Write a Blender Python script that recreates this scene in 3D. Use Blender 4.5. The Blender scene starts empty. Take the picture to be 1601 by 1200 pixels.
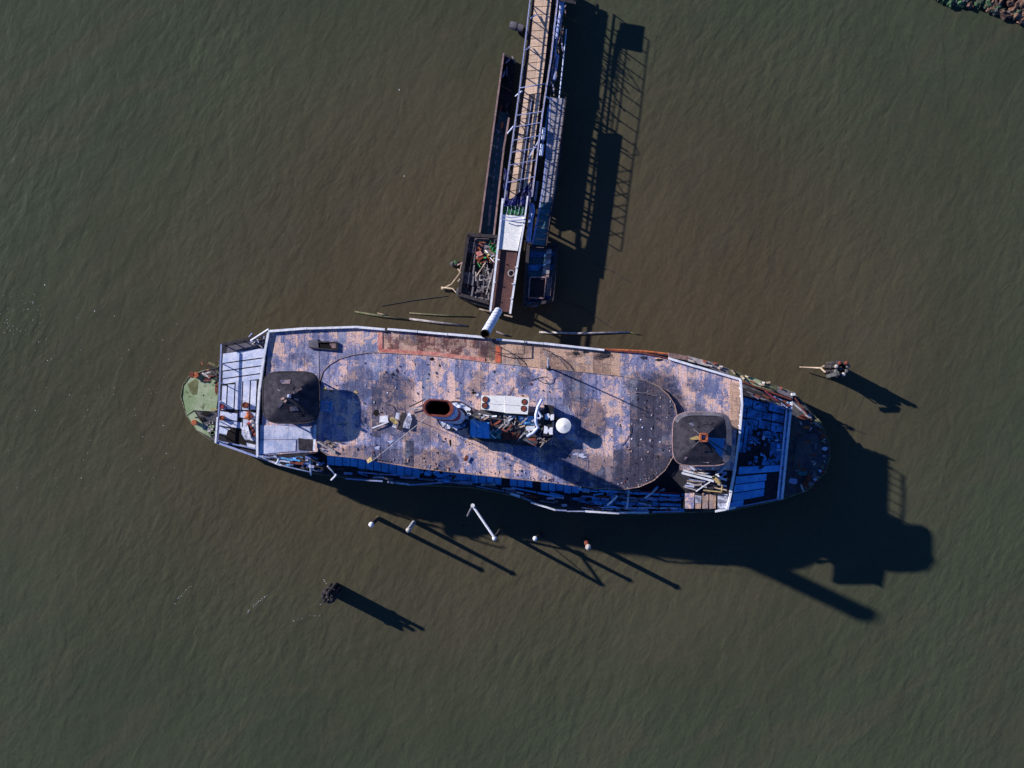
import bpy, math, random
from math import radians, sin, cos, pi, sqrt, atan2
from mathutils import Vector, Matrix
random.seed(11)
scn = bpy.context.scene
# ------------------------------------------------------------------ camera, sky, sun, exposure
CAM_H, FOC = 115.0, 1456.0
cam_d = bpy.data.cameras.new('camera'); cam = bpy.data.objects.new('camera', cam_d)
scn.collection.objects.link(cam); scn.camera = cam
cam.location = (0, 0, CAM_H); cam_d.sensor_width = 36; cam_d.lens = 36*FOC/1601.0
cam_d.clip_start = 1; cam_d.clip_end = 6000
SUN_EL, AZX, AZY = 23.2, -0.889, 0.458
world = bpy.data.worlds.new('World'); scn.world = world; world.use_nodes = True
wn = world.node_tree; wn.nodes.clear()
sky = wn.nodes.new('ShaderNodeTexSky'); sky.sky_type = 'NISHITA'; sky.sun_disc = False
sky.sun_elevation = radians(SUN_EL); sky.sun_rotation = atan2(AZX, AZY)
sky.ozone_density = 10.0; sky.altitude = 5000; sky.air_density = 1.0; sky.dust_density = 0.0
bg = wn.nodes.new('ShaderNodeBackground'); bg.inputs['Strength'].default_value = 0.12
wo = wn.nodes.new('ShaderNodeOutputWorld')
wn.links.new(sky.outputs[0], bg.inputs[0]); wn.links.new(bg.outputs[0], wo.inputs[0])
sd = bpy.data.lights.new('sun', 'SUN'); sun = bpy.data.objects.new('sun', sd); scn.collection.objects.link(sun)
sd.energy = 5.0; sd.angle = radians(0.8); sd.color = (1.0, 0.94, 0.87)
ce = cos(radians(SUN_EL))
sun.rotation_euler = Vector((-AZX*ce, -AZY*ce, -sin(radians(SUN_EL)))).to_track_quat('-Z', 'Y').to_euler()
sun.location = (-60, 40, 60)
scn.view_settings.view_transform = 'Standard'; scn.view_settings.look = 'None'
scn.view_settings.gamma = 1; scn.view_settings.exposure = 0.45
scn.view_settings.use_curve_mapping = False

# ------------------------------------------------------------------ helpers
def P(px, py, z=0.0):
    """world point at height z that stands where the photo shows it (photo px)"""
    k = (CAM_H - z)/FOC
    return Vector(((px-800.5)*k, -(py-600)*k, z))
WLOC = {}
class MB:
    def __init__(s): s.v = []; s.f = []
    def add(s, vs, fs):
        o = len(s.v); s.v += [Vector(p) for p in vs]; s.f += [tuple(i+o for i in f) for f in fs]; return s
    def slab(s, q, t):
        """q: top corners (3D), t thickness"""
        n = len(q); lo = [Vector(p)-Vector((0, 0, t)) for p in q]
        fs = [tuple(range(n)), tuple(range(2*n-1, n-1, -1))]
        fs += [(i, i+n, (i+1) % n + n, (i+1) % n) for i in range(n)]
        return s.add(list(q)+lo, fs)
    def prism(s, poly, z0, z1):
        return s.slab([Vector((p[0], p[1], z1)) for p in poly], z1-z0)
    def beam(s, a, b, w, h=None):
        a, b = Vector(a), Vector(b); h = h or w; d = (b-a)
        if d.length < 1e-5: return s
        d.normalize(); up = Vector((0, 0, 1)) if abs(d.z) < .95 else Vector((0, 1, 0))
        x = d.cross(up).normalized()*w/2; y = x.normalized().cross(d).normalized()*h/2
        c = [(-1, -1), (1, -1), (1, 1), (-1, 1)]
        return s.add([a+x*i+y*j for i, j in c]+[b+x*i+y*j for i, j in c],
                     [(0, 1, 2, 3), (7, 6, 5, 4), (0, 4, 5, 1), (1, 5, 6, 2), (2, 6, 7, 3), (3, 7, 4, 0)])
    def tube(s, pts, r, n=8, caps=True):
        pts = [Vector(p) for p in pts]; rs = r if isinstance(r, (list, tuple)) else [r]*len(pts)
        vs = []; fs = []
        for i, p in enumerate(pts):
            d = (pts[min(i+1, len(pts)-1)]-pts[max(i-1, 0)]).normalized()
            up = Vector((0, 0, 1)) if abs(d.z) < .9 else Vector((0, 1, 0))
            x = d.cross(up).normalized(); y = x.cross(d)
            vs += [p + (x*cos(2*pi*k/n)+y*sin(2*pi*k/n))*rs[i] for k in range(n)]
        for i in range(len(pts)-1):
            for k in range(n):
                a = i*n+k; b = i*n+(k+1) % n; fs.append((a, b, b+n, a+n))
        if caps: fs += [tuple(range(n-1, -1, -1)), tuple(range((len(pts)-1)*n, len(pts)*n))]
        return s.add(vs, fs)
    def ring(s, loops, closed=False):
        """skin between successive equal-length loops"""
        n = len(loops[0]); vs = [p for l in loops for p in l]; fs = []
        for i in range(len(loops)-1):
            for k in range(n):
                a = i*n+k; b = i*n+(k+1) % n; fs.append((a, b, b+n, a+n))
        return s.add(vs, fs)
    def dome(s, c, r, h, n=10):
        loops = []
        for j in range(4):
            a = j/3*pi/2*.93; loops.append([Vector(c)+Vector((r*cos(a)*cos(2*pi*k/n), r*cos(a)*sin(2*pi*k/n), h*sin(a))) for k in range(n)])
        s.ring(loops); m = len(s.v); s.f.append(tuple(range(m-n, m))); return s
def wloc(o): return WLOC.get(o.name, Vector((0, 0, 0)))
def obj(name, mb, m, parent=None, smooth=False, label=None, cat=None, group=None, kind=None, base=False):
    me = bpy.data.meshes.new(name)
    xs = [p.x for p in mb.v]; ys = [p.y for p in mb.v]; zs = [p.z for p in mb.v]
    c = Vector(((min(xs)+max(xs))/2, (min(ys)+max(ys))/2, min(zs)))
    me.from_pydata([p-c for p in mb.v], [], mb.f); me.validate(); me.materials.append(m)
    if smooth: me.polygons.foreach_set('use_smooth', [True]*len(me.polygons))
    o = bpy.data.objects.new(name, me); scn.collection.objects.link(o)
    WLOC[o.name] = c
    if parent: o.parent = parent; o.location = c-wloc(parent)
    else: o.location = c
    tag(o, label, cat, group, kind)
    return o
def tag(o, label=None, cat=None, group=None, kind=None):
    if label: o['label'] = label
    if cat: o['category'] = cat
    if group: o['group'] = group
    if kind: o['kind'] = kind
    return o
def thing(name, loc, label, cat, group=None):
    o = bpy.data.objects.new(name, None); scn.collection.objects.link(o); o.location = loc
    o.empty_display_size = .5
    WLOC[o.name] = Vector(loc); return tag(o, label, cat, group)
def lerp(a, b, t): return a+(b-a)*t
def bil(q, u, v):
    """q = NW, NE, SE, SW px corners"""
    return (lerp(lerp(q[0][0], q[1][0], u), lerp(q[3][0], q[2][0], u), v),
            lerp(lerp(q[0][1], q[1][1], u), lerp(q[3][1], q[2][1], u), v))
def curve(pts):
    def f(x):
        if x <= pts[0][0]: return pts[0][1]
        for (a, b), (c, d) in zip(pts, pts[1:]):
            if x <= c: return b+(d-b)*(x-a)/(c-a)
        return pts[-1][1]
    return f
def R(a, b): return random.uniform(a, b)

# ------------------------------------------------------------------ materials
class NT:
    def __init__(s, name):
        s.m = bpy.data.materials.new(name); s.m.use_nodes = True; s.t = s.m.node_tree
        s.t.nodes.clear(); s.out = s.n('ShaderNodeOutputMaterial'); s.b = s.n('ShaderNodeBsdfPrincipled')
        s.l(s.b.outputs[0], s.out.inputs[0]); s.geo = s.n('ShaderNodeNewGeometry'); s.pos = s.geo.outputs['Position']
        s.oi = s.n('ShaderNodeObjectInfo'); s.rnd = s.oi.outputs['Random']
    def n(s, t, **k):
        x = s.t.nodes.new(t)
        for a, b in k.items(): setattr(x, a, b)
        return x
    def l(s, a, b): s.t.links.new(a, b)
    def set(s, inp, v):
        if isinstance(v, (int, float)): inp.default_value = v
        elif isinstance(v, (tuple, list, Vector)):
            inp.default_value = tuple(v)+((1,) if len(v) == 3 and len(inp.default_value) == 4 else ())
        else: s.l(v, inp)
    def math(s, op, a, b=0.0, c=None):
        x = s.n('ShaderNodeMath', operation=op); s.set(x.inputs[0], a); s.set(x.inputs[1], b)
        if c is not None: s.set(x.inputs[2], c)
        return x.outputs[0]
    def vm(s, op, a, b):
        x = s.n('ShaderNodeVectorMath', operation=op); s.set(x.inputs[0], a); s.set(x.inputs[1], b)
        return x.outputs[1] if op in ('LENGTH',) else x.outputs[0]
    def mapv(s, scale=(1, 1, 1), rot=0, loc=(0, 0, 0), v=None):
        x = s.n('ShaderNodeMapping'); s.l(v or s.pos, x.inputs[0]); x.inputs['Scale'].default_value = scale
        x.inputs['Rotation'].default_value = (0, 0, rot); x.inputs['Location'].default_value = loc
        return x.outputs[0]
    def mapt(s, size=(1, 1, 1), rot=0, loc=(0, 0, 0)):
        x = s.n('ShaderNodeMapping', vector_type='TEXTURE'); s.l(s.pos, x.inputs[0]); x.inputs['Scale'].default_value = size
        x.inputs['Rotation'].default_value = (0, 0, rot); x.inputs['Location'].default_value = loc
        return x.outputs[0]
    def noise(s, scale, detail=4, rough=.6, v=None, dist=0):
        x = s.n('ShaderNodeTexNoise'); s.l(v or s.pos, x.inputs['Vector']); x.inputs['Scale'].default_value = scale
        x.inputs['Detail'].default_value = detail; x.inputs['Roughness'].default_value = rough
        x.inputs['Distortion'].default_value = dist; return x.outputs[0]
    def vor(s, scale, v=None, metric='EUCLIDEAN', out='Color'):
        x = s.n('ShaderNodeTexVoronoi', distance=metric); s.l(v or s.pos, x.inputs['Vector'])
        x.inputs['Scale'].default_value = scale; return x.outputs[out]
    def ramp(s, v, a, b, lo=0.0, hi=1.0):
        x = s.n('ShaderNodeMapRange'); x.interpolation_type = 'SMOOTHSTEP'; s.set(x.inputs[0], v)
        x.inputs[1].default_value = a; x.inputs[2].default_value = b
        x.inputs[3].default_value = lo; x.inputs[4].default_value = hi; return x.outputs[0]
    def mix(s, f, a, b, mode='MIX'):
        x = s.n('ShaderNodeMix', data_type='RGBA', blend_type=mode); s.set(x.inputs[0], f)
        s.set(x.inputs[6], a); s.set(x.inputs[7], b); return x.outputs[2]
    def mul(s, col, f):
        x = s.n('ShaderNodeVectorMath', operation='SCALE'); s.set(x.inputs[0], col); s.set(x.inputs['Scale'], f); return x.outputs[0]
    def bump(s, h, strength=.4, dist=.05):
        x = s.n('ShaderNodeBump'); s.l(h, x.inputs['Height']); x.inputs['Strength'].default_value = strength
        x.inputs['Distance'].default_value = dist; s.l(x.outputs[0], s.b.inputs['Normal'])
    def done(s, col, rough=.8, spec=.25, metal=0.0):
        s.set(s.b.inputs['Base Color'], col); s.set(s.b.inputs['Roughness'], rough)
        s.b.inputs['Specular IOR Level'].default_value = spec; s.b.inputs['Metallic'].default_value = metal
        return s.m
def weathered(name, c1, c2=None, amt=.5, scale=1.5, rough=.85, spec=.2, rnd=.35, grain=(1, 1, 1), bump=.5, metal=0, soft=.12, c3=None, t3=.66):
    s = NT(name); c2 = c2 or tuple(x*.55 for x in c1); v = s.mapv(grain)
    k = s.noise(scale, 6, .65, v)
    col = s.mix(s.ramp(k, .62-amt*.25-soft, .62-amt*.25+soft), c1, c2)
    if c3: col = s.mix(s.ramp(s.noise(scale*2.3, 5, .7, s.mapv(grain, loc=(7, 3, 1))), t3-.06, t3+.05), col, c3)
    fine = s.noise(11, 3, .6, v)
    f = s.math('MULTIPLY', s.ramp(fine, .2, .8, .72, 1.25), s.math('MULTIPLY_ADD', s.rnd, rnd, 1-rnd/2))
    s.bump(s.noise(scale*6, 4, .6, v), bump, .04)
    return s.done(s.mul(col, f), rough, spec, metal)

def blob_mask(s, blobs, z=10.3, edge=.2):
    """soft union of stained areas with ragged edges (px centre, px radii)"""
    w = s.noise(.55, 5, .65); wx = s.vm('SCALE', (1, 1, 1), (0, 0, 0))
    d = s.n('ShaderNodeTexNoise'); s.l(s.pos, d.inputs['Vector']); d.inputs['Scale'].default_value = .5; d.inputs['Detail'].default_value = 6
    d.inputs['Roughness'].default_value = .7
    off = s.vm('SUBTRACT', d.outputs[1], (.5, .5, .5)); off = s.vm('MULTIPLY', off, (2.6, 2.6, 0)); p = s.vm('ADD', s.pos, off)
    acc = None
    for (x, y, rx, ry, st) in blobs:
        c = P(x, y, z); k = (CAM_H-z)/FOC
        q = s.vm('MULTIPLY', s.vm('SUBTRACT', p, (c.x, c.y, 0)), (1/(rx*k), 1/(ry*k), 0))
        L = s.vm('LENGTH', q, (0, 0, 0)); m = s.ramp(L, 1-edge, 1+edge, st, 0)
        acc = m if acc is None else s.math('MAXIMUM', acc, m)
    return acc
def roof_material(name, base, alt, peel, dark, blobs, peel_t=.56, pale=None):
    s = NT(name)
    w = s.n('ShaderNodeTexNoise'); s.l(s.pos, w.inputs['Vector']); w.inputs['Scale'].default_value = 1.1; w.inputs['Detail'].default_value = 4
    warp = s.vm('MULTIPLY', s.vm('SUBTRACT', w.outputs[1], (.5, .5, .5)), (.8, .8, 0)); p = s.vm('ADD', s.pos, warp)
    # blocks of peeled paint
    vb = s.n('ShaderNodeTexVoronoi', distance='CHEBYCHEV'); s.l(s.mapv((.75, .42, 0), v=p), vb.inputs['Vector']); vb.inputs['Scale'].default_value = 1.0
    sep = s.n('ShaderNodeSeparateColor'); s.l(vb.outputs['Color'], sep.inputs[0]); blk = sep.outputs[0]; blk2 = sep.outputs[1]
    streak = s.noise(1, 6, .72, s.mapv((2.4, .55, 0))); streak2 = s.noise(1, 5, .7, s.mapv((6.5, .8, 0), loc=(9, 2, 0)))
    big = s.noise(.17, 4, .6); med = s.noise(1.6, 6, .75)
    col = s.mix(s.ramp(streak, .35, .65), base, alt)
    col = s.mix(s.math('MULTIPLY', s.ramp(blk2, .55, .75), .55), col, alt)
    col = s.mix(s.ramp(s.noise(.35, 5, .7, s.mapv((1, .6, 0), loc=(60, 9, 0))), .5, .64, 0, .5), col, (.34, .38, .50))
    vs = s.n('ShaderNodeTexVoronoi', distance='CHEBYCHEV'); s.l(s.mapv((1.6, 1.1, 0), v=p), vs.inputs['Vector']); vs.inputs['Scale'].default_value = 1.0
    sep2 = s.n('ShaderNodeSeparateColor'); s.l(vs.outputs['Color'], sep2.inputs[0])
    grit = s.noise(4.5, 5, .8, s.mapv((1.5, .8, 0), loc=(1, 8, 0)))
    pm = s.math('ADD', s.math('MULTIPLY', blk, .14), s.math('ADD', s.math('MULTIPLY', big, .42), s.math('MULTIPLY', med, .48)))
    pm = s.math('ADD', pm, s.math('MULTIPLY', sep2.outputs[0], .10)); pm = s.math('ADD', pm, s.math('MULTIPLY_ADD', grit, .6, -.30))
    pm = s.math('ADD', pm, s.math('MULTIPLY_ADD', s.rnd, .10, -.03))
    peelm = s.ramp(pm, peel_t+.05, peel_t+.10)
    peelm = s.math('MULTIPLY', peelm, s.ramp(streak2, .3, .55, .45, 1))
    col = s.mix(s.math('MULTIPLY', s.ramp(s.math('ADD', grit, s.math('MULTIPLY', sep2.outputs[1], .15)), .58, .68), .8), col, alt)
    col = s.mix(peelm, col, peel)
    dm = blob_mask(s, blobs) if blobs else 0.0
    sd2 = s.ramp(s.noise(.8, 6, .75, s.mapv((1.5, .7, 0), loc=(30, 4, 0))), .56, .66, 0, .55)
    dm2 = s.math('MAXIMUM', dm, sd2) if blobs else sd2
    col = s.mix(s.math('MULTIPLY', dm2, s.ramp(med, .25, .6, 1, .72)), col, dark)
    # scuffs and specks
    if pale: col = s.mix(s.ramp(s.noise(2.2, 6, .8, s.mapv((1, .6, 0), loc=(3, 50, 0))), .6, .68, 0, .7), col, pale)
    col = s.mix(s.ramp(s.noise(5, 4, .8), .60, .66, 0, .8), col, tuple(x*.35 for x in dark))
    col = s.mix(s.ramp(s.noise(4.2, 4, .85, s.mapv((1, .7, 0), loc=(13, 5, 0))), .60, .66, 0, .6), col, pale or peel)
    fine = s.noise(9, 4, .75, s.mapv((1.6, .7, 0)))
    f = s.math('MULTIPLY', s.ramp(fine, .28, .72, .45, 1.5), s.math('MULTIPLY_ADD', s.rnd, .26, .86))
    s.bump(s.noise(5, 5, .7), .35, .04)
    return s.done(s.mul(col, f), .9, .12)

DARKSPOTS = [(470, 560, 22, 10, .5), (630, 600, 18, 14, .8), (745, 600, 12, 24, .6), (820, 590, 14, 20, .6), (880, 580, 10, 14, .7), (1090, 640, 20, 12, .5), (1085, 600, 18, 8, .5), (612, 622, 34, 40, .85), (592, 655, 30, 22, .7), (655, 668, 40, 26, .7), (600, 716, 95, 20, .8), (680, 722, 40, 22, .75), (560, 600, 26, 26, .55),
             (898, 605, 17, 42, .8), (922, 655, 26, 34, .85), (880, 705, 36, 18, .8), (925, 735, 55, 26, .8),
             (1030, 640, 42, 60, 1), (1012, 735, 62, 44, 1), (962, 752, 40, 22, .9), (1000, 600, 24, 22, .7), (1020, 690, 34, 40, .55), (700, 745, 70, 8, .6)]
M = {}
LAV = (.42, .385, .54); LAV2 = (.125, .155, .31)
M['roof'] = roof_material('weathered_roof_paint', LAV, LAV2, (.76, .50, .41), (.035, .035, .07), DARKSPOTS, .53, (.55, .52, .70))
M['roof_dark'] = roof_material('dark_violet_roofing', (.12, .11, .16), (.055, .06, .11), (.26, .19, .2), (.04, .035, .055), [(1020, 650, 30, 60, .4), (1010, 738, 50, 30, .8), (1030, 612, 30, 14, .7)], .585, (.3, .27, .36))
M['roof_red'] = roof_material('red_brown_roofing', (.30, .14, .12), (.13, .065, .07), (.52, .34, .27), (.055, .035, .045), [(765, 545, 14, 15, 1), (748, 538, 12, 8, .8), (640, 532, 30, 7, .6), (700, 536, 26, 8, .55)], .55)
M['roof_tan'] = roof_material('tan_roofing', (.42, .29, .22), (.26, .17, .15), (.55, .36, .27), (.05, .04, .045), [(768, 545, 16, 16, 1), (900, 553, 12, 4, .8), (945, 556, 14, 5, .9), (862, 560, 8, 4, .5)], .5)
M['roof_edge_red'] = weathered('red_edge_paint', (.45, .14, .13), (.6, .3, .25), .5, 1.6)
M['roof_orange'] = weathered('orange_rust_streak', (.62, .14, .07), (.35, .10, .07), .6, 2)
M['felt'] = weathered('dark_roofing_felt', (.022, .02, .03), (.048, .042, .056), .5, 1.4, bump=.8, rnd=.1, c3=(.14, .12, .13), t3=.68)
M['felt_lit'] = weathered('grey_roofing_felt', (.10, .095, .12), (.16, .15, .18), .45, 1.1, bump=.3, c3=(.3, .27, .28), t3=.7)
M['substrate'] = weathered('soot_black_timber', (.02, .02, .03), (.04, .035, .04), .5, 2)
M['white'] = weathered('chalky_white_paint', (.82, .82, .87), (.62, .64, .74), .45, 1.6, rough=.6, rnd=.12, c3=(.25, .2, .2), t3=.72)
M['white_clean'] = weathered('cream_white_paint', (.85, .84, .82), (.78, .77, .77), .4, 1.2, rough=.5, rnd=.04, bump=.1)
M['white_dirty'] = weathered('grimy_white_paint', (.66, .68, .80), (.2, .2, .27), .5, 2.2, c3=(.3, .14, .08), t3=.7)
M['panel'] = weathered('pale_deck_paint', (.66, .68, .82), (.44, .50, .70), .5, .9, rnd=.18, c3=(.22, .2, .26), t3=.72)
M['panel_worn'] = weathered('worn_whitish_sheet', (.60, .61, .76), (.36, .41, .60), .5, .7, rnd=.15, c3=(.16, .16, .24), t3=.66)
M['panel_shade_blue_dirty'] = weathered('grimy_shade_blue_deck_paint', (.10, .34, .72), (.05, .16, .36), .55, .8, rnd=.5, c3=(.03, .04, .06), t3=.58)  # grime, plus the blue of shade put into the base colour
M['grey_walk'] = weathered('sunlit_grey_boards', (.40, .37, .40), (.26, .24, .28), .5, 1.5, grain=(1, 5, 1), rnd=.3)
M['dark_walk'] = weathered('dark_middle_boards', (.085, .07, .075), (.05, .045, .055), .5, 1.5, grain=(1, 5, 1), rnd=.3)  # darker tone for the middle lane of the walkway
M['panel_shade_blue'] = weathered('shade_blue_deck_paint', (.16, .52, .95), (.10, .38, .85), .5, 1.1, rnd=.25, c3=(.07, .08, .12), t3=.64)  # pale deck paint with the blue of shade put into its colour
M['blue_metal'] = weathered('faded_blue_metal', (.20, .27, .55), (.35, .37, .55), .5, 1.5, rough=.6)
M['green_deck'] = weathered('algae_green_deck', (.22, .30, .16), (.35, .40, .27), .55, .35, rnd=.05, c3=(.09, .11, .05), t3=.62)
M['olive'] = weathered('wet_olive_stain', (.10, .10, .045), (.15, .16, .08), .5, 1.2)
M['moss_hull'] = weathered('mossy_hull', (.10, .12, .06), (.20, .18, .12), .5, 1.0, c3=(.04, .03, .03), t3=.6)
M['hull'] = weathered('rusted_dark_hull', (.035, .03, .04), (.10, .045, .035), .4, .6)
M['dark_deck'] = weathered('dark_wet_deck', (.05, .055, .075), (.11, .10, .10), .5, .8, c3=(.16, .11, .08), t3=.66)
M['wood'] = weathered('sun_bleached_walkway_timber', (.74, .53, .38), (.58, .41, .31), .5, 1.3, grain=(1, 4, 1), rnd=.3)
M['grey_wood'] = weathered('grey_weathered_timber', (.21, .19, .22), (.12, .11, .13), .5, 1.5, grain=(1, 5, 1), rnd=.35, c3=(.3, .27, .28), t3=.68)
M['dark_wood'] = weathered('dark_creosote_timber', (.06, .05, .055), (.03, .026, .03), .5, 1.6, grain=(4, 1, 1), c3=(.16, .12, .11), t3=.68)
M['salmon_wood'] = weathered('pinkish_bare_timber', (.36, .24, .22), (.2, .13, .14), .5, 1.2, grain=(3, 1, 1))
M['tan_wood'] = weathered('split_tan_timber', (.55, .43, .32), (.3, .22, .17), .5, 2, rnd=.5)
M['pale_wood'] = weathered('pale_grey_timber', (.50, .46, .46), (.28, .25, .27), .5, 2, rnd=.5)
M['teal'] = weathered('teal_paint', (.05, .26, .28), (.03, .16, .20), .5, 2)
M['teal_floor'] = weathered('slimy_teal_floor', (.05, .13, .17), (.08, .17, .22), .5, 1.5)
M['rust'] = weathered('flaking_rust', (.22, .06, .035), (.12, .035, .03), .5, 2, c3=(.35, .12, .06))
M['red_rim'] = weathered('red_brown_rim', (.30, .075, .055), (.16, .05, .045), .5, 2.5)
M['orange'] = weathered('orange_rusty_metal', (.55, .17, .06), (.3, .08, .05), .5, 3)
M['yellow'] = weathered('faded_yellow_sheet', (.55, .42, .17), (.4, .28, .14), .5, 2)
M['soot'] = weathered('soot_black', (.006, .005, .006), (.012, .008, .008), .5, 1, bump=.1)
M['ramp'] = weathered('brown_ramp_plate', (.13, .062, .055), (.085, .045, .045), .5, .8, rnd=.12)
M['tarp'] = weathered('royal_blue_tarp', (.003, .008, .09), (.004, .005, .03), .5, 1.2, rough=.5)
M['net'] = weathered('green_netting', (.03, .22, .07), (.02, .12, .05), .5, 3)
M['blue_plastic'] = weathered('light_blue_plastic', (.16, .45, .85), (.12, .34, .7), .4, 3, rough=.4)
M['rubber'] = weathered('black_rubber', (.03, .03, .035), (.05, .05, .055), .5, 3)
M['rope'] = weathered('dark_rope', (.035, .035, .05), (.07, .06, .07), .5, 3)
M['crimson'] = weathered('crimson_paint', (.30, .035, .07), (.2, .03, .05), .4, 2)
M['funnel_blue'] = weathered('funnel_blue_paint', (.12, .22, .55), (.35, .40, .62), .5, 2.2)
M['funnel_white'] = weathered('funnel_white_paint', (.66, .68, .78), (.16, .2, .36), .45, 2.6, c3=(.03, .03, .06), t3=.62)
M['mottled'] = weathered('peeling_white_over_navy', (.74, .76, .86), (.06, .10, .24), .55, 1.9, soft=.05, c3=(.25, .09, .07), t3=.7)
M['lime_crust'] = weathered('guano_crusted_pile_head', (.55, .52, .50), (.2, .15, .15), .5, 4)
M['pile_white'] = weathered('white_pile_cap', (.78, .80, .84), (.6, .6, .65), .4, 3, rnd=.05)
M['rock_green'] = weathered('algae_covered_rock', (.07, .15, .07), (.03, .045, .03), .5, 1.4)
M['rock_red'] = weathered('reddish_rock', (.19, .11, .075), (.06, .04, .035), .5, 1.5)
M['rock_grey'] = weathered('pale_grey_rock', (.16, .16, .155), (.05, .05, .055), .5, 1.5)
M['bank'] = weathered('dark_wet_rubble', (.02, .02, .02), (.04, .035, .03), .5, 2)
M['foam'] = weathered('pale_foam_and_glints', (.5, .5, .5), (.35, .35, .35), .5, 3)

def water_material():
    s = NT('silty_river_water')
    big = s.noise(.012, 3, .5); med = s.noise(.06, 4, .6, s.mapv((1, .6, 0), rot=.5))
    sp = s.n('ShaderNodeSeparateXYZ'); s.l(s.pos, sp.inputs[0])
    # clearer green water away from the silt plume round the wreck
    d = s.vm('LENGTH', s.vm('MULTIPLY', s.vm('SUBTRACT', s.pos, (0, 0, 0)), (.75, 1, 0)), (0, 0, 0))
    g = s.math('ADD', s.ramp(d, 6, 66), s.math('MULTIPLY_ADD', big, 1.1, -.55))
    col = s.mix(s.ramp(g, 0, 1), (.077, .062, .039), (.052, .064, .0395))
    col = s.mul(col, s.ramp(med, .25, .75, .9, 1.1))
    silt = s.noise(1, 5, .65, s.mapt((7, 26, 1), rot=radians(-58)), 1.2)
    col = s.mix(s.ramp(silt, .45, .75, 0, .5), col, (.078, .068, .048))
    col = s.mul(col, s.ramp(s.noise(2.2, 4, .7), .3, .7, .93, 1.07))
    # ripples: wind waves whose crests run north-north-east, longer swell, crossing wavelets, in patches
    w1 = s.noise(1, 2, .45, s.mapt((.9, 2.0, 1), rot=radians(-32)), .25); w0 = s.noise(1, 2, .5, s.mapt((1.6, 3.4, 1), rot=radians(-24), loc=(5, 1, 0)), .4)
    w2 = s.noise(1, 2, .45, s.mapt((.55, 1.5, 1), rot=radians(68), loc=(8, 3, 0)), .2); w3 = s.noise(4, 3, .6)
    amp = s.ramp(s.noise(.03, 3, .5, s.mapv(loc=(40, 11, 0))), .4, .62, .1, 1.4); amp2 = s.ramp(s.noise(.04, 3, .5, s.mapv(loc=(4, 91, 0))), .4, .65, .1, 1)
    h = s.math('ADD', s.math('MULTIPLY', s.math('MULTIPLY', w1, amp), .55), s.math('ADD', s.math('MULTIPLY', s.math('MULTIPLY', w2, amp2), .3), s.math('MULTIPLY', w3, .05)))
    h = s.math('ADD', h, s.math('MULTIPLY', w0, 1.0))
    s.bump(h, .4, .3)
    s.done(col, .3, .16); s.b.inputs['IOR'].default_value = 1.33
    return s.m
M['water'] = water_material()

# ------------------------------------------------------------------ water and shore
def grid_plane(name, m, size, n, z):
    mb = MB(); st = size/n
    for i in range(n+1):
        for j in range(n+1): mb.v.append(Vector((-size/2+i*st, -size/2+j*st, z)))
    for i in range(n):
        for j in range(n): a = i*(n+1)+j; mb.f.append((a, a+n+1, a+n+2, a+1))
    return obj(name, mb, m, kind='structure')
grid_plane('water', M['water'], 4000, 8, 0)
bank = [P(1468, -8), P(1500, 6), P(1545, 14), P(1570, 30), P(1602, 38), P(1680, 60), P(1900, 90), P(1900, -300), P(1440, -300), P(1450, -60)]
obj('shore', MB().prism([(p.x, p.y) for p in bank], -1.0, .25), M['bank'], kind='structure')

# ------------------------------------------------------------------ the ferry
ZR, ZC, ZU, ZM = 10.0, 10.45, 6.5, 2.6       # outer roof, raised central roof, upper deck, main deck
c0 = P(790, 650, 0)
ferry = thing('derelict_ferry', (c0.x, c0.y, 0), 'burnt-out double-ended ferry with patchy lavender roof lying beside the pier end', 'ferry')
hull_px = [(283, 620), (286, 602), (297, 587), (316, 580), (340, 574), (356, 556), (420, 532), (600, 518), (760, 532), (940, 548), (1045, 552), (1110, 567), (1165, 587), (1240, 613), (1262, 636), (1283, 662), (1295, 690),
           (1298, 712), (1290, 738), (1262, 766), (1220, 781), (1140, 798), (1000, 803), (950, 803), (900, 800), (850, 790), (800, 774), (740, 762), (650, 757), (560, 749), (485, 739),
           (440, 727), (400, 714), (335, 692), (308, 672), (292, 650)]
ho = [P(x, y, ZM) for x, y in hull_px]
lowo = [Vector((p.x*.985+c0.x*.015, p.y*.97+c0.y*.03, -1.5)) for p in ho]
mb = MB(); mb.ring([lowo, [Vector((p.x, p.y, ZM-.02)) for p in ho]]); obj('hull', mb, M['hull'], ferry)
obj('main_deck', MB().prism([(p.x, p.y) for p in ho], ZM-.25, ZM), M['dark_deck'], ferry)
mb = MB(); pts = [p+Vector((0, 0, .02)) for p in ho]+[ho[0]+Vector((0, 0, .02))]
mb.tube(pts, .08, 6); obj('rubbing_strake', mb, M['moss_hull'], ferry)
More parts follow.
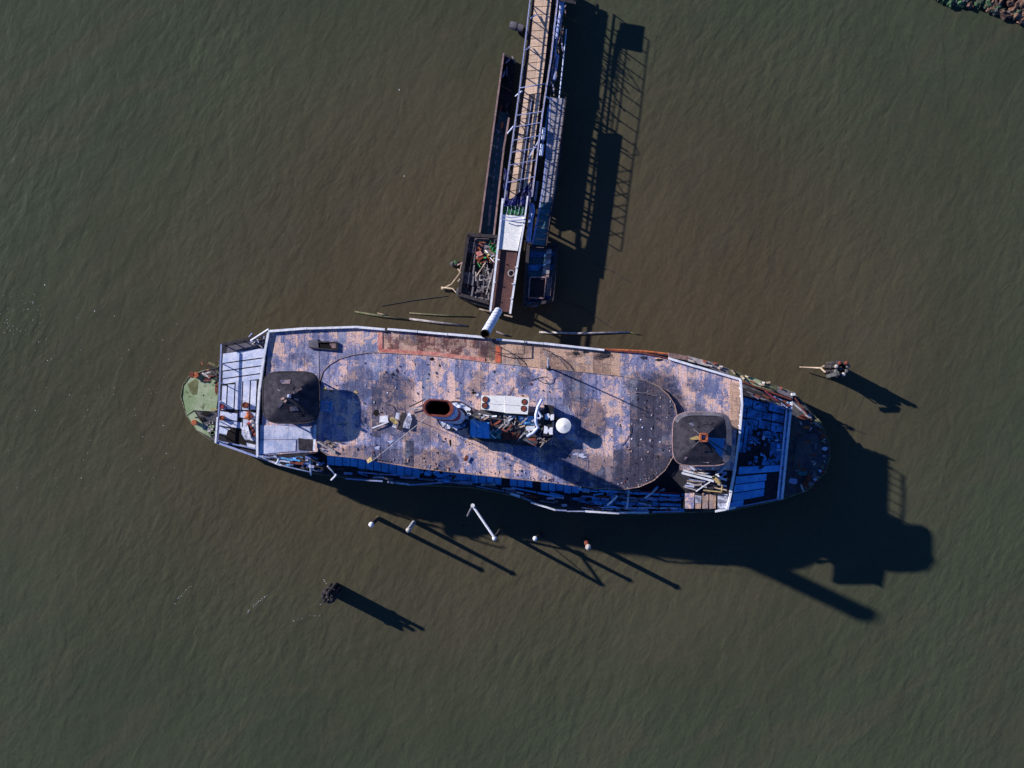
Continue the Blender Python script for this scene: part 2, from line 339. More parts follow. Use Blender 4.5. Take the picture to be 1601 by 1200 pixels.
# green bow deck in the west
gq = [(286, 622), (288, 603), (298, 590), (301, 586), (337, 587), (343, 600), (338, 640), (336, 643), (303, 641), (292, 649)]
g = obj('bow_deck', MB().slab([P(x, y, ZM+.12) for x, y in gq], .15), M['green_deck'], ferry, label='pale green algae covered bow plating')
gq = [(293, 650), (304, 643), (318, 664), (331, 684), (308, 672)]
obj('bow_deck', MB().slab([P(x, y, ZM+.10) for x, y in gq], .15), M['green_deck'], ferry)
gq = [(293, 600), (306, 592), (310, 596), (308, 616), (301, 617), (295, 607)]
obj('wet_patch', MB().slab([P(x, y, ZM+.135) for x, y in gq], .02), M['olive'], g)
for (cx, cy, rx, ry, m) in ((338, 605, 2.5, 14, 'rust'), (333, 589, 8, 2.5, 'rust'), (334, 640, 6, 1.6, 'yellow'), (305, 588, 6, 2, 'rust'), (312, 652, 8, 2, 'dark_wood'), (318, 618, 1.2, 1.4, 'soot'), (322, 646, 9, 3.5, 'soot'), (316, 655, 5, 3.5, 'soot'), (325, 591, 9, 2, 'dark_wood')):
    obj('rust_scale', MB().slab([P(cx+rx*R(.6, 1.1)*cos(2*pi*k/9), cy+ry*R(.6, 1.1)*sin(2*pi*k/9), ZM+.15) for k in range(9)], .03), M[m], ferry)
for i in range(14):
    x, y = R(321, 334), R(648, 680)
    if y-648 > (x-312)*1.9: continue
    obj('deck_block', MB().slab([P(x+a, y+b, ZM+.2) for a, b in ((-2.4, -2), (2.2, -2.3), (2.5, 1.8), (-2.1, 2.2))], .25), M['pale_wood'] if i % 2 else M['green_deck'], ferry)
for (x, y, m) in ((303, 586, 'rust'), (309, 586, 'orange'), (306, 660, 'orange'), (1284, 682, 'rust'), (1262, 745, 'rust')):
    p = P(x, y, ZM+.1); b = MB().tube([p, p+Vector((0, 0, .5)), p+Vector((0, 0, .55)), p+Vector((0, 0, .7))], [.24, .22, .36, .3], 12)
    obj('bollard', b, M[m], ferry)
# broken plating at bow, west and east
for i in range(26):
    x, y = R(312, 345), R(551, 590)
    if y < 590-(x-312)*.9: y += 14
    a = R(-.5, 1.2); L = R(4, 15); z = ZM+R(.2, .9)
    obj('twisted_bar', MB().beam(P(x, y, z), P(x+L*cos(a), y+L*sin(a), z+R(-.2, .5)), R(.07, .22), .08), M[random.choice(['rust', 'dark_wood', 'pale_wood', 'dark_wood', 'moss_hull'])], ferry)
eq = [(1248, 682), (1262, 678), (1276, 676), (1291, 695), (1294, 712), (1286, 738), (1275, 748), (1262, 744), (1245, 740), (1240, 730), (1243, 700)]
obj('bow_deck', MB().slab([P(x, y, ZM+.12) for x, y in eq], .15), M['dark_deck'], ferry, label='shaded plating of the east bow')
for (cx, cy, rx, ry, m) in ((1255, 652, 9, 4, 'rust'), (1278, 660, 6, 6, 'moss_hull'), (1255, 740, 8, 4, 'teal'), (1240, 752, 8, 5, 'blue_metal'), (1262, 755, 9, 6, 'rust'), (1272, 744, 5, 4, 'grey_wood'),
                            (1248, 764, 6, 3, 'dark_deck'), (1248, 735, 6, 3, 'grey_wood'), (1240, 664, 5, 4, 'dark_deck'), (1262, 668, 8, 3, 'orange')):
    q = []
    for k in range(9): a = 2*pi*k/9; r = R(.7, 1.15); q.append(P(cx+rx*r*cos(a), cy+ry*r*sin(a), ZM+.32+.05*sin(k)))
    obj('torn_plate', MB().slab(q, .06), M[m], ferry)
for i in range(22):
    x, y = R(1236, 1278), R(640, 765); a = R(0, 3.1); L = R(4, 13); z = ZM+R(.3, .9)
    obj('twisted_bar', MB().beam(P(x, y, z), P(x+L*cos(a), y+L*sin(a), z+R(-.1, .4)), R(.08, .25), .1), M[random.choice(['rust', 'dark_deck', 'dark_deck', 'pale_wood', 'grey_wood'])], ferry)
# mossy guard along the north-east side
ge = [(1045, 553), (1075, 558), (1110, 567), (1140, 578), (1165, 588), (1190, 597), (1215, 606), (1240, 616)]
for (a, b), i in zip(zip(ge, ge[1:]), range(9)):
    wd = [5, 6, 8, 9, 10, 9, 7][i]
    q = [P(a[0]+.6, a[1]-2, ZM+.9), P(b[0]-.6, b[1]-2, ZM+.9), P(b[0]-.6, b[1]+wd, ZM+.9+R(-.1, .1)), P(a[0]+.6, a[1]+wd, ZM+.9)]
    obj('guard_plank', MB().slab(q, .3), M[['salmon_wood', 'pale_wood', 'grey_wood', 'moss_hull', 'green_deck', 'moss_hull', 'grey_wood'][i]], ferry)
for i in range(20):
    t = R(0, .98)*(len(ge)-1); k = int(t); f = t-k; x = lerp(ge[k][0], ge[k+1][0], f); y = lerp(ge[k][1], ge[k+1][1], f)+R(-3, 5)
    a = R(-.3, .9); L = R(3, 10)
    obj('splinter', MB().beam(P(x, y, ZM+1.05), P(x+L*cos(a), y+L*sin(a), ZM+1.2), R(.08, .3), .1), M[random.choice(['tan_wood', 'pale_wood', 'dark_wood', 'rust'])], ferry)
obj('hull_stripe', MB().tube([P(x, y, ZM+.4) for x, y in ((930, 546), (975, 547), (1010, 549), (1045, 553), (1060, 557))], .12, 6), M['orange'], ferry)
obj('frame_rail', MB().tube([P(1238, 628, 3.4), P(1252, 640, 3.3), P(1268, 653, 3.0)], .12, 6), M['pale_wood'], ferry)
obj('frame_rail', MB().tube([P(1243, 622, 3.4), P(1262, 648, 3.3)], .09, 6), M['rust'], ferry)

# cabin walls under the decks (lower and upper storey)
lowcab = [(352, 546), (425, 530), (600, 523), (940, 553), (1160, 600), (1222, 630), (1210, 768), (1060, 785), (900, 778), (740, 745), (500, 722), (400, 700), (345, 682)]
lc = [P(x, y, ZU) for x, y in lowcab]
mb = MB().prism([(p.x*.985, p.y*.985) for p in lc], ZM+.02, ZU-.2); obj('cabin_wall', mb, M['white_dirty'], ferry)
upcab = [(424, 530), (600, 524), (760, 540), (940, 556), (1045, 572), (1148, 602), (1146, 680), (1132, 728), (1062, 722), (1040, 725), (1000, 750), (930, 752), (740, 733), (560, 704), (495, 694), (410, 690)]
uc = [P(x, y, ZR) for x, y in upcab]
mb = MB().prism([(p.x*.985, p.y*.985) for p in uc], ZU+.05, ZR-.35); obj('cabin_wall', mb, M['white_dirty'], ferry)
# openings of the upper storey, seen only from the side
for (a, b, n) in (((560, 704), (740, 733), 9), ((740, 733), (930, 752), 9), ((600, 524), (760, 540), 8), ((760, 540), (940, 556), 8)):
    A = P(a[0], a[1], ZR)*.985; B = P(b[0], b[1], ZR)*.985; d = (B-A); nn = Vector((d.y, -d.x, 0)).normalized()
    if nn.y*A.y < 0: nn = -nn
    for i in range(n):
        c = A+d*((i+.5)/n)+nn*.03; u = d.normalized()*.45
        z0, z1 = ZU+1.2, ZU+2.3
        q = MB().beam(Vector((c.x-u.x, c.y-u.y, (z0+z1)/2)), Vector((c.x+u.x, c.y+u.y, (z0+z1)/2)), .06, z1-z0)
        obj('cabin_window', q, M['soot'], ferry)

# ---- upper deck, z 6.5
N_ = [P(x, y, ZR) for x, y in ((420, 524), (560, 517), (760, 534), (940, 552), (1045, 566), (1156, 600))]
udp = [P(345, 537, ZU), P(372, 531, ZU)]+N_+[P(x, y, ZU) for x, y in ((1236, 626), (1222, 779), (1140, 796), (1000, 799), (950, 800), (900, 795), (850, 787), (800, 770), (740, 757), (650, 752), (560, 746), (485, 735), (440, 725), (402, 713), (337, 691))]
ud = obj('upper_deck', MB().prism([(p.x, p.y) for p in udp], ZU-.3, ZU-.02), M['substrate'], ferry)
def panels(parent, quad, cols, rows, z, mats, gap=.35, name='deck_panel', jit=.02, th=.05, skip=0, jx=0.12):
    """boards laid in a px quad; cols/rows are lists of fractions or counts"""
    cs = cols if isinstance(cols, list) else [i/cols for i in range(cols+1)]
    L = sqrt((quad[1][0]-quad[0][0])**2+(quad[1][1]-quad[0][1])**2); Hh = sqrt((quad[3][0]-quad[0][0])**2+(quad[3][1]-quad[0][1])**2)
    gu, gv = gap/L, gap/Hh; out = []
    for i in range(len(cs)-1):
        if isinstance(rows, list): rs = rows
        else:
            rs = [k/rows for k in range(rows+1)]
            rs = [rs[0]]+[r+R(-jx, jx)/rows for r in rs[1:-1]]+[rs[-1]]
        for k in range(len(rs)-1):
            if random.random() < skip: continue
            u0, u1, v0, v1 = cs[i]+gu, cs[i+1]-gu, rs[k]+gv, rs[k+1]-gv
            q = [bil(quad, u0, v0), bil(quad, u1, v0), bil(quad, u1, v1), bil(quad, u0, v1)]
            dz = R(0, jit); m = mats if isinstance(mats, str) else random.choice(mats)
            out.append(obj(name, MB().slab([P(x, y, z+dz+R(0, jit)*.5) for x, y in q], th), M[m], parent))
    return out
# west end: long white boards, then short boards at right angles, then ragged boards
panels(ud, [(352, 553), (412, 545), (411, 556), (351, 563)], 1, 1, ZU, 'panel', .6)
for k, (y0, y1) in enumerate(((546, 561), (562, 573), (574, 585), (586, 594))):
    panels(ud, [(348, y0+6), (414, y0-3), (411, y1-2), (347, y1+7)], 1, 1, ZU+.01, 'panel', .8)
for (x0, x1, y0, y1) in ((347, 355.5, 602, 641), (356, 367.5, 600, 640), (368, 379.5, 595, 641), (380, 391.5, 594, 641), (392, 402, 594, 641)):
    panels(ud, [(x0, y0), (x1, y0), (x1-2, y1), (x0-2, y1)], 1, 1, ZU+.01, 'panel', .75)
for (x0, x1, y0, y1, s) in ((344, 372, 642, 654, 4), (374, 400, 641, 652, 4), (343, 379, 655, 665, 5), (380, 400, 654, 668, 4), (343, 360, 666, 677, 4), (378, 390, 668, 686, 2), (391, 400, 669, 688, 2), (375, 400, 689, 697, 6)):
    panels(ud, [(x0, y0), (x1, y0+s), (x1-1, y1+s), (x0-1, y1)], 1, 1, ZU+.01, 'panel', .4)
q = MB().slab([P(x, y, ZU+.05) for x, y in ((356, 672), (372, 669), (384, 690), (386, 697), (352, 688))], .05); obj('hole_in_deck', q, M['soot'], ud)
q = MB().slab([P(x, y, ZU+.04) for x, y in ((356, 541), (412, 530), (414, 541), (354, 552))], .05); obj('deck_margin', q, M['felt_lit'], ud)
# east end
E = [(1163, 622), (1226, 640), (1216, 775), (1141, 790)]
for (u0, u1, v0, v1) in ((0, .22, 0, .08), (.25, .6, .0, .07), (.63, 1, -.02, .05), (0, .1, .1, .17), (.13, .48, .09, .17), (.5, .7, .09, .15), (.73, 1, .08, .15), (.12, .4, .19, .27), (.43, .7, .18, .25), (.73, 1, .18, .26),
                         (.55, .74, .28, .34), (.77, 1, .29, .36), (.02, .10, .2, .5), (.13, .2, .25, .5), (.23, .3, .26, .48), (.75, 1, .39, .55), (.6, 1, .57, .63), (.1, 1, .65, .71), (.06, .72, .74, .8), (.05, .7, .82, .88), (.04, .7, .9, .965), (-.02, .28, .98, 1.02)):
    q = [bil(E, u0-.002, v0-.007), bil(E, u1+.002, v0-.007), bil(E, u1+.002, v1+.004), bil(E, u0-.002, v1+.004)]
    obj('deck_panel', MB().slab([P(x, y, ZU+.03+R(0, .02)) for x, y in q], .05), M['panel_shade_blue_dirty' if v0 < .6 else 'panel_shade_blue'], ud)
q = []
for k in range(12): a = 2*pi*k/12; q.append(P(1190+19*R(.8, 1.1)*cos(a), 692+17*R(.8, 1.1)*sin(a), ZU+.02))
obj('torn_felt', MB().slab(q, .04), M['felt'], ud)
for i in range(46):
    x, y = R(1172, 1218), R(668, 728); a = R(0, 3.1); L = R(2, 10)
    obj('wreckage_piece', MB().beam(P(x, y, ZU+.1), P(min(x+L*cos(a), 1224), y+L*sin(a), ZU+R(.1, .3)), R(.1, .5), .06), M[random.choice(['panel_shade_blue_dirty', 'panel_shade_blue_dirty', 'panel_shade_blue', 'substrate', 'dark_wood', 'panel'])], ud)
for i in range(30):
    t = R(0, 1); x, y = bil([(1168, 600), (1232, 628), (1226, 640), (1165, 618)], t, R(0, 1)); L = R(5, 16)
    obj('wreckage_piece', MB().beam(P(x, y, ZU+.2), P(x+L*.9, y+L*.42+R(-2, 2), ZU+R(.1, .4)), R(.06, .25), .08), M[random.choice(['dark_wood', 'rust', 'blue_metal', 'grey_wood', 'substrate'])], ud)
for i in range(60):
    th = R(-1.2, 1.25); x, y = 1243+50*cos(th)*R(.9, 1), 706+62*sin(th)*R(.9, 1); s1 = R(1.2, 4.5)
    obj('torn_plate', MB().slab([P(x+s1*R(.5, 1.2)*cos(2*pi*k/7), y+s1*R(.4, 1)*sin(2*pi*k/7), ZM+.16+i*.004) for k in range(7)], .03), M[random.choice(['rust', 'moss_hull', 'salmon_wood', 'grey_wood', 'dark_wood', 'panel_worn'])], ferry)
# south side walkway: exposed deck tiles, some missing
RS = curve([(495, 704), (511, 710), (560, 716), (655, 732), (745, 742), (860, 754), (930, 763), (975, 765), (1000, 761)])
x = 511
while x < 656:
    y = RS(x)-1; h = R(15.5, 18)
    panels(ud, [(x, y), (x+12, RS(x+12)-1), (x+12.3, RS(x+12)-1+h), (x+.2, y+h)], 1, 1, ZU+.02, 'panel_shade_blue', .55); x += 12.1
for i in range(34):
    x = R(656, 724); y = RS(x)+R(2, 14); a = R(-.4, .6); s1, s2 = R(2, 5.5), R(1.5, 3)
    q = [P(x+u*s1*cos(a)-v*s2*sin(a), y+u*s1*sin(a)+v*s2*cos(a), ZU+.05+R(0, .25)) for u, v in ((-1, -1), (1, -1), (1, 1), (-1, 1))]
    obj('broken_tile', MB().slab(q, .05), M['panel_shade_blue'], ud)
x = 724
while x < 905:
    y = RS(x); h = R(11, 14)
    if random.random() > .06: panels(ud, [(x, y), (x+12, RS(x+12)), (x+12.3, RS(x+12)+h), (x+.2, y+h)], 1, 1, ZU+.02, 'panel_shade_blue', .6)
    x += 12.1
SO = curve([(400, 712), (440, 724), (485, 735), (560, 745), (650, 751), (740, 756), (800, 769), (850, 786), (900, 794), (950, 798), (1000, 798), (1140, 794)])
for i in range(150):   # shaded wreckage along the south walkway
    x = R(905, 1066) if i % 2 else R(405, 1066); lo = RS(x)+16 if x > 500 else 712
    if x > 1000: lo = 764
    if x > 905: lo = RS(x)+1 if x < 1000 else 762
    hi = SO(x)
    if hi < lo+2: lo = hi-2
    y = R(lo, hi); a = R(-.05, .22) if random.random() < .8 else R(-1.6, 1.6); L = R(5, 24); z = ZU+R(.05, .5)
    m = random.choice(['panel_shade_blue', 'panel_shade_blue_dirty', 'dark_deck', 'panel_worn', 'white_dirty', 'blue_metal', 'grey_wood', 'rust', 'dark_wood'])
    obj('wreckage_piece', MB().beam(P(x, y, z), P(x+L*cos(a), min(y+L*sin(a), hi+2), z+R(-.1, .2)), R(.06, .28), R(.05, .12)), M[m], ud)
for i in range(70):
    x = R(405, 506); lo = 711 if x < 500 else RS(x)+16; hi = SO(x); y = R(lo, max(hi, lo+2)); s1, s2, a = R(1.2, 6), R(.6, 2.4), R(-.3, .5)
    obj('wreckage_piece', MB().slab([P(x+u*s1*cos(a)-v*s2*sin(a), min(y+u*s1*sin(a)+v*s2*cos(a), hi+1), ZU+.1+R(0, .3)) for u, v in ((-1, -1), (1, -1), (1, 1), (-1, 1))], .06), M[random.choice(['panel_worn', 'panel_shade_blue_dirty', 'blue_metal', 'substrate', 'dark_wood', 'funnel_blue'])], ud)
for i in range(9):
    x = 925+i*15; y0 = max(RS(x)+10, 776); q = [(x, y0), (x+13, y0+1), (x+13, y0+8), (x, y0+7)]
    panels(ud, q, 1, 1, ZU+.05, 'panel_shade_blue', .3)
for (a, b, w, m) in (((905, 765), (1064, 775), .3, 'panel_shade_blue'), ((910, 776), (1066, 781), .22, 'blue_metal'), ((925, 785), (1066, 789), .42, 'panel_shade_blue_dirty'), ((930, 793), (1066, 794), .16, 'panel'), ((860, 770), (930, 788), .25, 'panel_shade_blue_dirty'), ((800, 762), (880, 778), .2, 'panel_shade_blue'), ((560, 738), (655, 746), .16, 'blue_metal'), ((655, 748), (745, 753), .2, 'panel_shade_blue_dirty')):
    n_ = max(1, int((b[0]-a[0])/30))
    for k in range(n_): obj('long_slat', MB().beam(P(lerp(a[0], b[0], k/n_), lerp(a[1], b[1], k/n_)+R(-.5, .5), ZU+.35), P(lerp(a[0], b[0], (k+.95)/n_), lerp(a[1], b[1], (k+.95)/n_)+R(-.5, .5), ZU+.35), w*R(.7, 1.1), .08), M[m], ud)
obj('gutter_bar', MB().beam(P(1000, 768, ZU+.5), P(1062, 771, ZU+.5), .16), M['crimson'], ud)
# outer rail pieces on the south edge; blue and grimy tones paint their shade
for (a, b, w) in (((404, 714), (440, 727), .22), ((440, 727), (486, 738), .12), ((540, 748), (598, 752), .16), ((606, 753), (640, 757), .22), ((640, 758), (692, 754), .16), ((700, 753), (738, 757), .12), ((798, 771), (813, 776), .3),
                  ((830, 785), (868, 797), .2), ((868, 797), (886, 798), .14), ((915, 799), (968, 802), .22), ((968, 801), (1014, 801), .2), ((1020, 800), (1070, 799), .16), ((1118, 799), (1150, 793), .26), ((1150, 793), (1222, 779), .12),
                  ((745, 760), (800, 770), .1), ((815, 776), (832, 784), .1), ((886, 799), (915, 799), .1)):
    obj('rail_piece', MB().beam(P(a[0], a[1], ZU+.35), P(b[0], b[1], ZU+.35), w, .15), M[('white' if b[0] > 760 else 'white_dirty') if w > .18 else 'blue_metal'], ferry)
for (a, b) in (((441, 705), (432, 725)), ((484, 718), (486, 742)), ((512, 728), (524, 742)), ((526, 741), (518, 750)), ((908, 757), (907, 762)), ((980, 795), (983, 764)), ((1009, 778), (1026, 764)), ((965, 775), (950, 789)), ((905, 764), (906, 757))):
    obj('bent_pole', MB().tube([P(a[0], a[1], ZR-.8), P((a[0]+b[0])/2+.6, (a[1]+b[1])/2, ZR-1), P(b[0], b[1], ZU+1)], .1, 6), M['white'], ferry)
# end beams and rails of the upper deck
def rail(a, b, z, m, w, posts, ph, name='railing', par=ferry):
    r = obj(name, MB().beam(P(a[0], a[1], z), P(b[0], b[1], z), w, .12), M[m], par)
    for k in range(posts+1):
        t = k/posts; p = P(lerp(a[0], b[0], t), lerp(a[1], b[1], t), z-.07)
        obj('post', MB().beam(p, p-Vector((0, 0, ph)), .09), M[m], r)
    return r
rail((346, 538), (340, 690), ZU+1.0, 'blue_metal', .15, 5, 1.0)
rail((340, 652), (337, 692), ZU+1.05, 'white', .2, 3, 1.0)
rail((347, 538), (420, 521), ZU+.8, 'dark_wood', .28, 5, .8)
rail((338, 691), (403, 714), ZU+.9, 'blue_metal', .22, 5, .85)
rail((340, 689), (403, 702), ZU+.3, 'blue_metal', .15, 2, .3)
obj('rail_piece', MB().tube([P(392, 532, 7.6), P(420, 514, 9.2)], .09, 6), M['white'], ferry)
for i in range(16):
    x = R(385, 418); y = 531-(x-385)*.2+R(-3, 9); a = R(-1, 1); L = R(5, 12)
    obj('twisted_bar', MB().beam(P(x, y, ZU+.4), P(x+L*cos(a), y+L*sin(a), ZU+R(.5, 1)), .1), M[random.choice(['dark_wood', 'pale_wood', 'blue_metal'])], ferry)
for dx, w, m, zz in ((1.5, .26, 'white', .16), (-5, .2, 'panel', .14), (-2, .3, 'panel_shade_blue_dirty', .06)):
    rail((1236+dx, 628), (1221+dx, 780), ZU+zz, m, w, 9, zz)
rail((1162, 597), (1237, 624), ZU+.7, 'rust', .18, 6, .7)
obj('rail_piece', MB().beam(P(1196, 611, ZU+1), P(1218, 628, ZU+1), .12), M['crimson'], ferry)
obj('rail_piece', MB().beam(P(1237, 616, 4), P(1243, 616, 4), .3), M['white'], ferry)

# ---- outer roof deck, z 10
N = curve([(420, 519), (480, 514), (560, 511.5), (600, 515), (700, 523), (760, 528), (850, 538), (940, 546), (1005, 551), (1045, 561), (1090, 573), (1158, 594)])
CN = curve([(496, 640), (498, 600), (505, 580), (515, 570), (530, 561), (550, 555), (575, 551), (600, 551), (680, 556), (770, 567), (850, 575), (975, 588), (1010, 595), (1030, 604), (1045, 617), (1055, 632), (1060, 655)])
CS = curve([(496, 700), (511, 711), (560, 716), (655, 732), (745, 742), (860, 754), (930, 763), (975, 765), (1000, 761), (1022, 751), (1040, 735), (1052, 715), (1060, 690)])
outl = [(420, 519), (480, 514), (560, 511.5), (600, 515), (700, 523), (760, 528), (850, 538), (940, 546), (1005, 551), (1045, 561), (1090, 573), (1158, 594), (1160, 632), (1156, 682), (1150, 732), (1138, 795), (1105, 797), (1069, 795), (1072, 768),
        (1050, 745), (1040, 738), (1020, 740), (990, 735), (900, 740), (745, 728), (600, 705), (500, 690), (494, 708), (450, 716), (430, 712), (404, 712), (403, 660), (406, 610), (413, 560)]
rd = obj('roof_deck', MB().slab([P(x, y, ZR-.03) for x, y in outl], .3), M['substrate'], ferry)
panels(rd, [(421, 520), (500, 514.5), (497, 706), (405, 712)], 7, 5, ZR+.02, 'roof', .12, 'roof_panel')
# worn white sheets at the south-west corner
panels(rd, [(407, 664), (492, 668), (490, 686), (406, 687)], [0, .26, .52, .8, 1], 1, ZR+.085, 'panel_worn', .15, 'roof_panel')
panels(rd, [(406, 688), (463, 687), (462, 705), (405, 710)], [0, .42, 1], 1, ZR+.085, 'panel_worn', .15, 'roof_panel')
panels(rd, [(466, 684), (490, 688), (488, 705), (467, 703)], 2, 1, ZR+.085, 'felt', .2, 'roof_panel')
x = 500
while x < 1060:
    w = 13.8; x1 = min(x+w, 1061); nn = 2
    if 590 <= x < 762: m = 'roof_red'
    elif 762 <= x < 968: m = 'roof_tan'
    else: m = 'roof'
    bot = lambda t: CN(t)+3 if t > 512 else 640
    y0, y1, b0, b1 = N(x), N(x1), bot(x), bot(x1); t = R(.35, .65)
    if b0-y0 < 62:
        panels(rd, [(x, y0), (x1, y1), (x1, b1), (x, b0)], 1, [0, t, 1], ZR+.02, m, .1, 'roof_panel')
    else: panels(rd, [(x, y0), (x1, y1), (x1, b1), (x, b0)], 1, 3, ZR+.02, m, .1, 'roof_panel')
    x += w
for k in range(13):  # pink-red painted margin
    x = 592+k*12.8; panels(rd, [(x, CN(x)-6), (x+12.8, CN(x+12.8)-6), (x+12.8, CN(x+12.8)-.5), (x, CN(x)-.5)], 1, 1, ZR+.075, 'roof_edge_red', .05, 'margin_strip')
panels(rd, [(591, 519), (598, 519.5), (598, 545), (591, 545)], 1, 2, ZR+.075, 'roof_edge_red', .05, 'margin_strip')
panels(rd, [(775, 540), (783, 541), (783, 567), (774, 566)], 1, 2, ZR+.075, 'roof_orange', .1, 'margin_strip')
panels(rd, [(1060, 566), (1158, 595), (1147, 735), (1062, 735)], 7, 5, ZR+.02, 'roof', .12, 'roof_panel')
panels(rd, [(1140, 596), (1158, 600), (1156, 672), (1142, 672)], 1, 5, ZR+.07, 'roof_tan', .15, 'roof_panel')
panels(rd, [(1066, 736), (1140, 737), (1136, 767), (1072, 767)], 5, 2, ZR+.02, 'felt', .15, 'roof_panel')
for (x0, x1) in ((1071, 1086), (1087, 1097), (1098, 1108), (1109, 1120), (1122, 1138)):
    panels(rd, [(x0, 769+R(0, 8)), (x1, 769+R(0, 8)), (x1-1, 795), (x0, 795)], 1, [0, R(.4, .6), 1], ZR+.03, ['roof_tan', 'white_dirty', 'roof'], .25, 'roof_panel', .08)
for (cx, cy, rx, ry) in ((943, 556, 9, 3), (900, 552, 6, 2.5), (915, 550, 5, 2), (1006, 559, 6, 2.5), (1030, 562, 6, 2.5), (1100, 775, 9, 5), (1085, 786, 5, 4), (497, 540, 0, 0)):
    if rx == 0: continue
    q = []
    for k in range(11): a = 2*pi*k/11; r = R(.6, 1.2); q.append(P(cx+rx*r*cos(a), cy+ry*r*sin(a), ZR+.09))
    obj('burnt_hole', MB().slab(q, .04), M['substrate'], rd)
# roof edge coamings, white, broken into lengths
def coaming(pts, z, m, w=.3, h=.35, split=60):
    for a, b in zip(pts, pts[1:]):
        L = sqrt((a[0]-b[0])**2+(a[1]-b[1])**2); n = max(1, round(L/split))
        for k in range(n):
            p = (lerp(a[0], b[0], k/n), lerp(a[1], b[1], k/n)+R(-.4, .4)); q = (lerp(a[0], b[0], (k+1)/n)-.3, lerp(a[1], b[1], (k+1)/n)+R(-.4, .4))
            obj('coaming', MB().beam(P(p[0], p[1], z), P(q[0], q[1], z+R(-.03, .03)), w*R(.85, 1.1), h), M[m], ferry)
coaming([(420, 518), (480, 513), (560, 511), (602, 515)], ZR+.2, 'white', .24)
coaming([(606, 514.5), (700, 522), (758, 527)], ZR+.2, 'white', .24)
coaming([(776, 530), (850, 537), (945, 546.5)], ZR+.2, 'white', .24)
coaming([(945, 547), (1005, 551), (1045, 560)], ZR+.1, 'rust', .16, .2, 25)
coaming([(1045, 560), (1090, 573), (1158, 593)], ZR+.2, 'white', .24)
def edge_rail(pts, z, w):
    for a, b in zip(pts, pts[1:]): rail(a, b, z, 'white', w, 3, .95)
coaming([(420, 519), (412.5, 562), (405.5, 612), (402.5, 662), (403, 713)], ZR+.2, 'white', .26)
edge_rail([(1158, 594), (1160, 632), (1156, 682), (1149, 732)], ZR+.95, .24)
coaming([(1149, 732), (1142, 772), (1137, 796)], ZR+.2, 'white', .24)

# ---- raised central roof, z 10.45
cx_ = [496, 498, 505, 515, 530, 550, 575, 600, 680, 770, 850, 975, 1010, 1030, 1045, 1055, 1060]
co = [(x, CN(x)) for x in cx_]+[(x, CS(x)) for x in (1060, 1052, 1040, 1022, 1000, 975, 930, 860, 745, 655, 560, 511, 496)]
rc = obj('raised_roof', MB().slab([P(x, y, ZC-.03) for x, y in co], .5), M['substrate'], ferry)
edges = [496, 505, 515, 530]
while edges[-1] < 985: edges.append(edges[-1]+13)
edges += [998, 1010, 1022, 1034, 1045, 1053, 1059]
for i in range(len(edges)-1):
    x0, x1 = edges[i], edges[i+1]
    t = [0]; 
    while t[-1] < 1:
        t.append(t[-1]+R(.22, .5))
    t[-1] = 1
    if len(t) > 2 and t[-1]-t[-2] < .12: t.pop(-2)
    qd = [(x0, CN(x0)+.5), (x1, CN(x1)+.5), (x1, CS(x1)-.5), (x0, CS(x0)-.5)]
    for ta, tb in zip(t, t[1:]):
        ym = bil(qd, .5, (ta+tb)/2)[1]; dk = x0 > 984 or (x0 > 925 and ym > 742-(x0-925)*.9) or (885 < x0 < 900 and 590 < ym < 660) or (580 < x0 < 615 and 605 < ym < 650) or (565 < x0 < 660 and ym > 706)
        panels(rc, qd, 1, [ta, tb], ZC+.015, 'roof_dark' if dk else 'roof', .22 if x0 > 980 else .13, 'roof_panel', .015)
mb = MB().tube([P(x, y, ZC+.06) for x, y in co]+[P(co[0][0], co[0][1], ZC+.06)], .045, 5); obj('roof_trim', mb, M['roof_tan'], rc)
for (x, y) in ((1002, 656), (1004.5, 668), (1019, 670), (988, 686), (1002.5, 687), (1017, 689), (1032, 691), (545, 627), (557, 628), (557, 642), (545, 644), (606, 614)):
    obj('roof_vent', MB().dome(P(x, y, ZC+.02), .1, .08, 8), M['panel'], rc, smooth=True)
for (x, y, rx, ry) in ((588, 645, 5, 5), (675, 561, 4, 3), (741, 614, 4, 2.5), (704, 692, 1.5, 7), (729, 716, 2, 5)):
    q = []
    for k in range(9): a = 2*pi*k/9+.3; q.append(P(x+rx*R(.7, 1.1)*cos(a), y+ry*R(.7, 1.1)*sin(a), ZC+.05))
    obj('burnt_hole', MB().slab(q, .02), M['soot'], rc)

